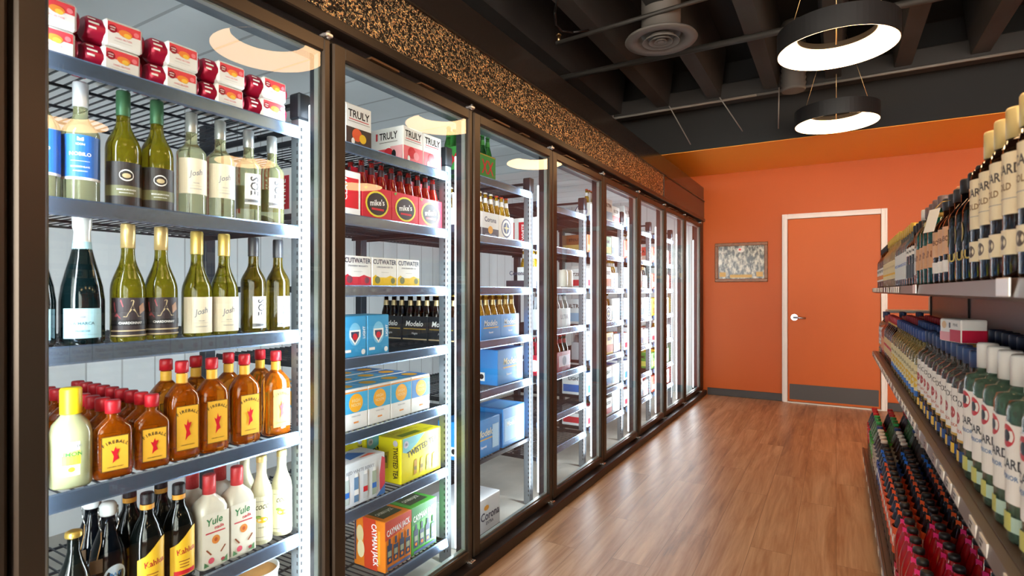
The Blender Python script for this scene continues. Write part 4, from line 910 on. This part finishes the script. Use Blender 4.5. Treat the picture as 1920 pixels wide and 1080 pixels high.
# door 4
seq(4, 2, yat(1051, -1.56), [k_wcan, k_wcan], [.07, .07], ['plain white can, nearer of two on the third shelf, fourth door', 'plain white can, farther of two on the third shelf, fourth door'], 'plain white cans', X=-1.56, gap=.012)
bx(k_greyb, 4, 3, yat(1046, -1.52), .19, 'silver beer six pack on the fourth shelf, fourth door')
bx(k_greyb, 4, 3, yat(1046, -1.52) - .2, .19, 'silver beer six pack on the fourth shelf, near the post')
bx(k_redb, 4, 4, yat(1046, -1.52), .19, 'dark red beer six pack on the fifth shelf, fourth door')
bx(k_redb, 4, 4, yat(1046, -1.52) - .195, .19, 'dark red beer six pack near the post, fifth shelf, fourth door')
bx(k_clawbox, 4, 1, 2.87, .195, 'white box with red panels, second shelf, fourth door')
bx(k_cor, 4, 2, 2.86, .158, 'pale beer six pack near the post, third shelf, fourth door')
# plainer cartons for the shelves farther along
def gen(base, acc, txt, w_, h, d_=.2):
    return carton('drink_carton', d_, w_, h, mat(base, .4), [('R', -w_ / 2 + .004, .02, w_ / 2 - .004, h * .45, mat(acc)), ('T', txt, 0, h * .72, h * .16, K, w_ * .8)], [('R', .01, .02, d_ - .01, h * .45, mat(acc)), ('T', txt, d_ / 2, h * .72, h * .16, K, d_ * .7)], [('R', -w_ * .4, .02, w_ * .4, d_ * .7, mat(acc))], cat='carton')
GEN = [(gen('#eef0f2', '#3c6fc0', 'LIGHT', .16, .16), 'white and blue carton', .16), (gen('#f2f2f0', '#e07a3a', 'BLOOD', .15, .17), 'white and orange carton', .15), (gen('#eff1f2', '#cf3040', 'SELTZER', .16, .14), 'white and red carton', .16),
       (gen('#2c3550', '#c9a24a', 'ALE', .16, .15), 'navy and gold carton', .16), (gen('#f0c030', '#d86a20', 'BREW', .15, .17), 'yellow and orange carton', .15), (gen('#dfe6ea', '#8fb6d8', 'ULTRA', .17, .18), 'pale grey and blue carton', .17),
       (gen('#7a4a2c', '#b89a5a', 'STOUT', .16, .13), 'brown carton', .16), (gen('#e85a4a', '#f4d0c0', 'TEA', .15, .15), 'coral red carton', .15), (gen('#5fa84a', '#e8e46a', 'LIME', .15, .15), 'green and yellow carton', .15)]
SIX = [(k_cor, 'pale beer six pack', .158), (k_greyb, 'silver beer six pack', .19), (k_pac, 'white beer six pack with round emblem', .15), (k_negra, 'black beer six pack', .158)]
rnd = random.Random(11)
plan = {4: [(0, 'g5'), (5, ''), (6, '')], 5: [(0, 'gg'), (1, 'gg'), (2, 'sg'), (3, 'gg'), (4, 'sg'), (5, 'gg'), (6, 'gg')], 6: [(0, 'g'), (1, 'gg'), (2, 'gs'), (3, 'gg'), (4, 'gg'), (5, 'g'), (6, 'gg')], 7: [(1, 'gs'), (2, 'gg'), (3, 'gg'), (4, 'gs'), (5, 'gg'), (6, 'gg')]}
pick = {(5, 0): (5, 0, 5, 2), (5, 1): (6, 3, 8, 0), (5, 2): (2, 1, 1, 1), (5, 3): (5, 2, 0, 5), (5, 4): (3, 5, 4, 3), (5, 5): (0, 3, 0, 0), (5, 6): (2, 6, 2, 5), (6, 1): (7, 4, 7), (6, 2): (5, 8, 4, 5), (6, 3): (5, 0, 5, 5), (6, 4): (2, 5, 0, 2),
        (6, 5): (0, 5), (6, 6): (2, 0, 5, 2), (7, 1): (7, 7, 4, 7), (7, 2): (7, 2, 7, 7), (7, 3): (4, 4, 8, 4), (7, 4): (2, 7, 2, 2), (7, 5): (8, 4, 7, 8), (7, 6): (7, 2, 2, 7), (6, 0): (5, 2)}
for (d, s), ids in pick.items():
    y = YS[d] + .004
    for n, i in enumerate(ids):
        kd, ds, w_ = GEN[i]
        if (d, s, n) in ((5, 0, 1), (5, 2, 3), (5, 3, 2), (6, 2, 3), (5, 4, 0), (6, 1, 1), (7, 4, 1)): kd, ds, w_ = SIX[(d + s + n) % 4]
        if y + w_ > YS[d] + SW: break
        if (d, s, n) == (5, 0, 0): y += w_ + .006; continue
        bx(kd, d, s, y, w_, '%s, %s along, %s shelf, %s glass door' % (ds, ORD[n], SH[s], DN[d]), grp='cartons behind the far doors', X=-1.52)
        y += w_ + .006
bx(GEN[4][0], 5, 3, YS[5] + .71 - .9, .15, 'yellow and orange carton by the post, fourth shelf', X=-1.52) if False else None

# ------------------------------------------------------------ bottles on the gondola (fronts look -x)
def spirit(name, R, H, glass, capm, lab_items, nr=.0145, zs=.62, zn=.78, capz=.86, seg=18, sq=2., cat='spirit bottle', extra=()):
    s = [(R * .9, R * .9, 0, sq), (R, R, .005, sq), (R, R, H * zs, sq), (R * .9, R * .9, H * (zs + .05), sq), (R * .55, R * .55, H * (zn - .03), 2), (nr, nr, H * zn, 2), (nr, nr, H * .985, 2)]
    it = decal(MB(), cyl(R + .0004), lab_items) if sq == 2 else decal(MB(), front(R + .0002), lab_items)
    return Kind(name, MB().loft(s, glass, seg), cat, [('cap', cap_mb(nr + .0025, H * capz, H, capm, False, 14)), ('paper_label', it)] + list(extra))
g_dark = spirit('whiskey_bottle', .036, .255, BRG, K, [('R', -.04, .04, .04, .12, W), ('R', -.04, .05, .04, .075, ORB), ('T', 'RYE', 0, .10, .015, K)])
g_gold = spirit('tequila_bottle', .038, .265, liquid('#f0e3b8', .35, '#e6d6a0'), mat('#e0bd4a', .35, .3), [('R', -.03, .04, .03, .13, mat('#efe2b4')), ('T', 'ANEJO', 0, .10, .012, TAN, .05), ('R', -.02, .06, .02, .07, YEL)])
g_blue = spirit('tequila_bottle', .037, .255, liquid('#cfe3ee', .25, '#a8c9dc'), mat('#dcb24a', .35, .3), [('R', -.035, .03, .035, .14, mat('#e8eef0')), ('R', -.035, .03, -.02, .14, mat('#2f7fa6')), ('R', .02, .03, .035, .14, mat('#2f7fa6')), ('T', 'BLANCO', 0, .09, .012, BLUE, .05)])
g_band = spirit('whiskey_bottle', .038, .235, liquid('#2a323c', .6, '#161c24'), K, [('R', -.05, .115, .05, .145, W), ('T', 'SINGLE MALT', 0, .13, .010, K, .07), ('R', -.03, .03, .03, .08, mat('#454a52'))])
g_clearcap = spirit('vodka_bottle', .036, .265, CLR2, mat('#e8e4df', .3, .2), [('R', -.035, .04, .035, .13, mat('#dfe3e4')), ('T', 'VODKA', 0, .09, .014, GREY, .05)])
g_teal = spirit('gin_bottle', .041, .262, TEAL, mat('#6e5a58', .4), [('R', -.045, .05, .045, .12, mat('#d6a57c')), ('T', 'GIN', 0, .09, .02, mat('#7c4a2c')), ('D', -.02, .06, .012, .012, mat('#c98a4a'))], extra=[('ribbon', MB().lathe([(.0172, .205), (.022, .195), (.0172, .212)], GOLD, 14, cap=False))])
g_peach = spirit('whiskey_bottle', .038, .240, liquid('#4a2c1c', .6, '#2c1a10'), mat('#2c2a2c', .4), [('R', -.045, .075, .045, .145, mat('#e2b48e')), ('T', 'BOURBON', 0, .115, .014, mat('#6e3c24'), .07), ('R', -.045, .03, .045, .06, W)])
wr = MB().path([(.018, 0, .19), (.034, .004, .165), (.038, .0, .15)], .001, GOLD)
g_wire = spirit('rum_bottle', .039, .250, liquid('#16161c', .7, '#0a0a10'), K, [('D', -.01, .11, .014, .022, mat('#c9b45a')), ('D', -.01, .11, .007, .012, K), ('T', 'RUM', .02, .06, .02, mat('#c9b45a'))], extra=[('gold_wire', wr)])
g_tall = spirit('glass_necked_bottle', .030, .325, liquid('#f2e4d8', .12, '#e8d2c2'), mat('#d89a6c', .3, .4), [('R', -.03, .05, .03, .13, mat('#d8c8b8'))], nr=.017, zs=.42, zn=.58, capz=.955)
g_rum = spirit('gold_rum_bottle', .039, .300, liquid('#3a2018', .6, '#24120c'), mat('#e6cc8a', .35, .25), [('R', -.05, .105, .05, .205, mat('#efe3c2')), ('T', 'BACARDI', 0, .178, .017, mat('#4a4440'), .085), ('T', 'GOLD', 0, .150, .012, mat('#8a6a3a'), .04), ('R', -.03, .13, .03, .131, GREY), ('R', -.05, .040, .05, .080, mat('#efe3c2')), ('D', 0, .060, .012, .012, mat('#5a4a3c'))], nr=.016, zs=.70, zn=.80, capz=.82)
# middle shelf
g_orange = spirit('orange_liqueur_bottle', .036, .255, liquid('#ef6a24', .5, '#e2551c'), mat('#c84030', .4), [('R', -.03, .05, .03, .12, mat('#f0a070'))], cat='liqueur bottle')
g_redcap = spirit('canadian_whisky_bottle', .036, .270, BRG, mat('#c23038', .4), [('R', -.035, .05, .035, .14, mat('#e8c890')), ('R', -.035, .09, .035, .105, RED)], cat='whisky bottle', extra=[('neck_label', MB().lathe([(.0152, .222), (.0152, .245)], mat('#e0b050'), 14, cap=False))])
g_bluecap = spirit('gold_tequila_bottle', .040, .265, liquid('#ddd09a', .35, '#c8b878'), mat('#34508f', .4), [('R', -.045, .03, .045, .145, mat('#efe6b8')), ('T', 'TEQUILA', 0, .115, .014, mat('#7a6a2a'), .07), ('R', -.045, .03, .045, .05, BLUE), ('D', 0, .08, .018, .018, mat('#e8c23a'))], cat='tequila bottle')
g_clear = spirit('white_label_vodka_bottle', .038, .275, CLR2, mat('#2c4470', .4), [('R', -.05, .060, .05, .175, mat('#f2f2f0')), ('T', 'TITOS', 0, .15, .016, K, .06), ('D', .0, .115, .012, .014, mat('#b8474a')), ('T', 'VODKA', 0, .085, .008, mat('#c86a5a'), .05), ('R', -.05, .060, .05, .066, mat('#c9a24a')), ('R', -.05, .015, .05, .040, mat('#2c4a86')), ('R', -.01, .015, .01, .040, YEL)], cat='vodka bottle', zs=.68, zn=.80)
g_bac = spirit('white_rum_bottle', .041, .300, AQUA, mat('#eeeeea', .4), [('R', -.055, .065, .055, .195, mat('#f2f2ef')), ('D', 0, .175, .022, .024, W), ('D', 0, .175, .018, .019, mat('#c8343c')), ('D', 0, .175, .009, .010, K), ('T', 'BACARDI', 0, .130, .017, mat('#3c4048'), .08), ('T', 'SUPERIOR', 0, .108, .008, mat('#4a7ab0'), .06), ('R', -.055, .02, .055, .045, mat('#b9d6c8')), ('R', -.012, .02, .012, .05, mat('#c9c86a'))], nr=.0165, zs=.72, zn=.81, capz=.82, cat='rum bottle')
g_navy = spirit('spiced_rum_bottle', .040, .285, liquid('#5a2412', .6, '#3c160a'), mat('#24304e', .4), [('R', -.05, .05, .05, .16, mat('#d8c8a0'))], nr=.02, zs=.66, zn=.76, capz=.82, cat='rum bottle')
g_goldcap = spirit('brandy_bottle', .039, .250, liquid('#b8451c', .55, '#a03a14'), mat('#c99a48', .35, .4), [('R', -.045, .04, .045, .13, mat('#b8242c')), ('R', -.03, .07, .03, .10, mat('#e0c070'))], nr=.019, zs=.66, zn=.76, capz=.78, cat='brandy bottle')

def along(kd, y0, y1, x, z, desc, grp, shelf, rowname, step, rz=188, start=0, jit=.0008, dr=0):
    y = y0; n = start
    while y > y1:
        put(kd, x + rnd.uniform(-jit, jit), y, z + .0002, '%s, %s from the far end, %s, %s' % (desc, ORD[n], rowname, shelf), grp, rz=radians(rz + rnd.uniform(-7, 7)))
        y -= step; n += 1
    return y, n
US, MS, LS = 'upper shelf', 'middle shelf', 'bottom deck'
upper = [(g_dark, 3.95, 'dark whiskey bottle', .080), (g_gold, 3.20, 'pale gold tequila bottle', .082), (g_blue, 2.72, 'clear and blue tequila bottle', .080), (g_band, 2.44, 'dark bottle with white band', .082),
         (g_clearcap, 2.33, 'clear vodka bottle', .08), (g_teal, 2.02, 'teal green gin bottle', .090), (g_peach, 1.76, 'brown bottle with peach label', .084), (g_wire, 1.50, 'black rum bottle with gold wire', .084), (g_rum, .93, 'cream labelled gold capped rum', .084)]
for ri, (x, nm) in enumerate(((.275, 'front row'), (.362, 'second row'), (.449, 'third row'))):
    y = 4.44
    for kd, lim, ds, st in upper:
        if ri == 1 and kd is g_teal: kd2, ds2, st2 = g_tall, 'tall clear glass necked bottle', .078
        else: kd2, ds2, st2 = kd, ds, st
        y, _ = along(kd2, y, lim if ri == 0 else lim + .03 * ri, x, ZU, ds2, ds2 + 's on the upper shelf', US, nm, st2)
        y -= .004
tagm = MB(); tagm.v += [(0, -.022, 0), (.004, .022, -.004), (.02, .020, -.065), (.014, -.024, -.058)]; tagm.face((0, 1, 2, 3), PAPER)
tagm.box(-.0, .001, -.001, .001, -.004, .02, GOLD)
sm = MB(); sm.box(-.0006, .0006, -.024, .024, -.062, 0, PAPER)
sm.path([(0, 0, 0), (.012, .0, .022), (.03, 0, .03)], .0008, GOLD)
o = tag(obj('paper_neck_tag', sm, None, (.222, 1.80, ZU + .195), radians(20)), 'white paper tag hanging from a bottle neck on the upper shelf', 'paper tag'); o.rotation_euler[1] = radians(14)
mid = [(g_clear, 4.30, 'clear vodka bottle with white label', .082), (g_orange, 4.05, 'orange liqueur bottle', .080), (g_redcap, 3.45, 'red capped whisky bottle', .080), (g_bluecap, 2.42, 'blue capped gold tequila bottle', .087),
       (g_clear, 1.62, 'clear vodka with white label', .083), (g_bac, .98, 'green tinted white rum bottle', .089)]
for ri, (x, nm) in enumerate(((.285, 'front row'), (.373, 'second row'), (.461, 'third row'))):
    y = 4.42
    for q, (kd, lim, ds, st) in enumerate(mid):
        kd2, ds2, st2 = kd, ds, st
        if ri and q == 3: kd2, ds2 = (g_bluecap if ri == 1 else g_redcap), (ds if ri == 1 else 'red capped whisky bottle by the tequila')
        if ri and q == 4: kd2, ds2, st2 = (g_goldcap, 'brandy bottle with gold cap', .083) if ri == 1 else (g_navy, 'spiced rum with navy cap', .083)
        y, _ = along(kd2, y, lim, x, ZM, ds2, ds2 + 's on the middle shelf', MS, nm, st2)
        y -= .004
# small boxed carton resting on the vodka bottles
b = MB(); b.box(-.030, .030, -.055, .055, 0, .062, W, .003)
decal(b, lambda u, v, o: (-.030 - o, -u, v), [('R', -.054, .002, -.0, .026, mat('#f0a9b4')), ('R', 0, .002, .054, .034, mat('#c4123c')), ('D', -.03, .045, .012, .010, mat('#e6c49a')), ('R', -.004, .038, .004, .052, mat('#5a5f6c')), ('T', 'PINK', .03, .047, .008, GREY, .03)], step=.02)
decal(b, lambda u, v, o: (u, -.055 - o, v), [('R', -.028, .002, .028, .034, mat('#c4123c'))], step=.02)
o = obj('small_carton', b, None, (.295, 1.90, ZM + .2755), radians(16)); tag(o, 'small white and red carton resting on top of the vodka bottles', 'carton')
# bottom deck
def soda(name, R, H, glass, capm, labm, hasneck=None, txt='', zlab=(.10, .20), neckr=.0135, shoulder=.62, cat='soda bottle', tc=W):
    s = [(R * .62, 0), (R * .9, .006), (R, .02), (R, H * .30), (R * .96, H * .36), (R, H * .42), (R, H * shoulder), (R * .88, H * (shoulder + .08)), (R * .55, H * .84), (neckr, H * .90), (neckr, H * .97)]
    it = [('R', -pi * R * .98, zlab[0], pi * R * .98, zlab[1], labm)]
    if txt: it.append(('T', txt, 0, sum(zlab) / 2, (zlab[1] - zlab[0]) * .45, tc, R * 1.4))
    pr = [('cap', cap_mb(neckr + .0025, H * .945, H, capm, False, 14)), ('wrap_label', decal(MB(), cyl(R + .0006), it))]
    if hasneck: pr.append(('neck_tag', decal(MB(), lambda u, v, o: (neckr + .003 + o, u, v), [('R', -.010, H * .80, .010, H * .90, hasneck), ('R', -.0075, H * .81, .0075, H * .845, mat('#d9d9d9')) ], step=.03, lay0=.003)))
    return Kind(name, MB().lathe(s, glass, 18), cat, pr)
s_cola = soda('cola_bottle', .0405, .300, COLA, mat('#d02028', .4), mat('#cc1f28'), txt='Cola')
s_green = soda('lemon_soda_bottle', .0405, .300, liquid('#b9dcb0', .35, '#8cc48a'), mat('#2f9a48', .4), mat('#2fa04a'), txt='Lime')
s_bluec = soda('tonic_bottle', .040, .290, liquid('#dfe8e2', .3, '#c8d4cc'), mat('#24407a', .4), mat('#5fb83a'), txt='Tonic')
s_white = soda('ginger_ale_bottle', .040, .290, liquid('#8a6c58', .4, '#5a4234'), mat('#e6d6c6', .4), mat('#c8c0b4'), txt='Ale', tc=K)
BT, OT, PT = mat('#2b6fd0', .45), mat('#ef5a28', .45), mat('#ea2f7e', .45)
s_b = soda('mixer_bottle', .0385, .290, liquid('#1a1418', .6, '#100c10'), K, mat('#2b4f9a'), BT, 'MIX', cat='mixer bottle')
s_o = soda('mixer_bottle', .0385, .290, liquid('#3a1c18', .5, '#2c1210'), K, mat('#e0562c'), OT, 'MIX', cat='mixer bottle')
s_p = soda('mixer_bottle', .0385, .290, REDL, K, mat('#c8284a'), PT, 'RED', cat='mixer bottle', zlab=(.03, .10))
low = [(s_cola, 4.20, 'dark cola bottle with red cap', .088), (s_green, 3.98, 'clear green soda bottle with green cap', .088), (s_bluec, 3.86, 'tonic bottle with navy cap', .088), (s_white, 3.55, 'ginger ale bottle with pale cap', .086),
       (s_b, 3.25, 'black capped mixer with blue neck tag', .0835), (s_o, 2.50, 'black capped mixer with orange neck tag', .0835), (s_p, 1.45, 'red mixer bottle with pink neck tag', .0835)]
for ri, (x, nm) in enumerate(((.222, 'aisle row'), (.308, 'second row'), (.394, 'third row'), (.480, 'back row'))):
    y = 4.44
    for kd, lim, ds, st in low:
        y, _ = along(kd, y, lim, x, ZL, ds, ds + 's on the deck', LS, nm, st, rz=220)
        y -= .004
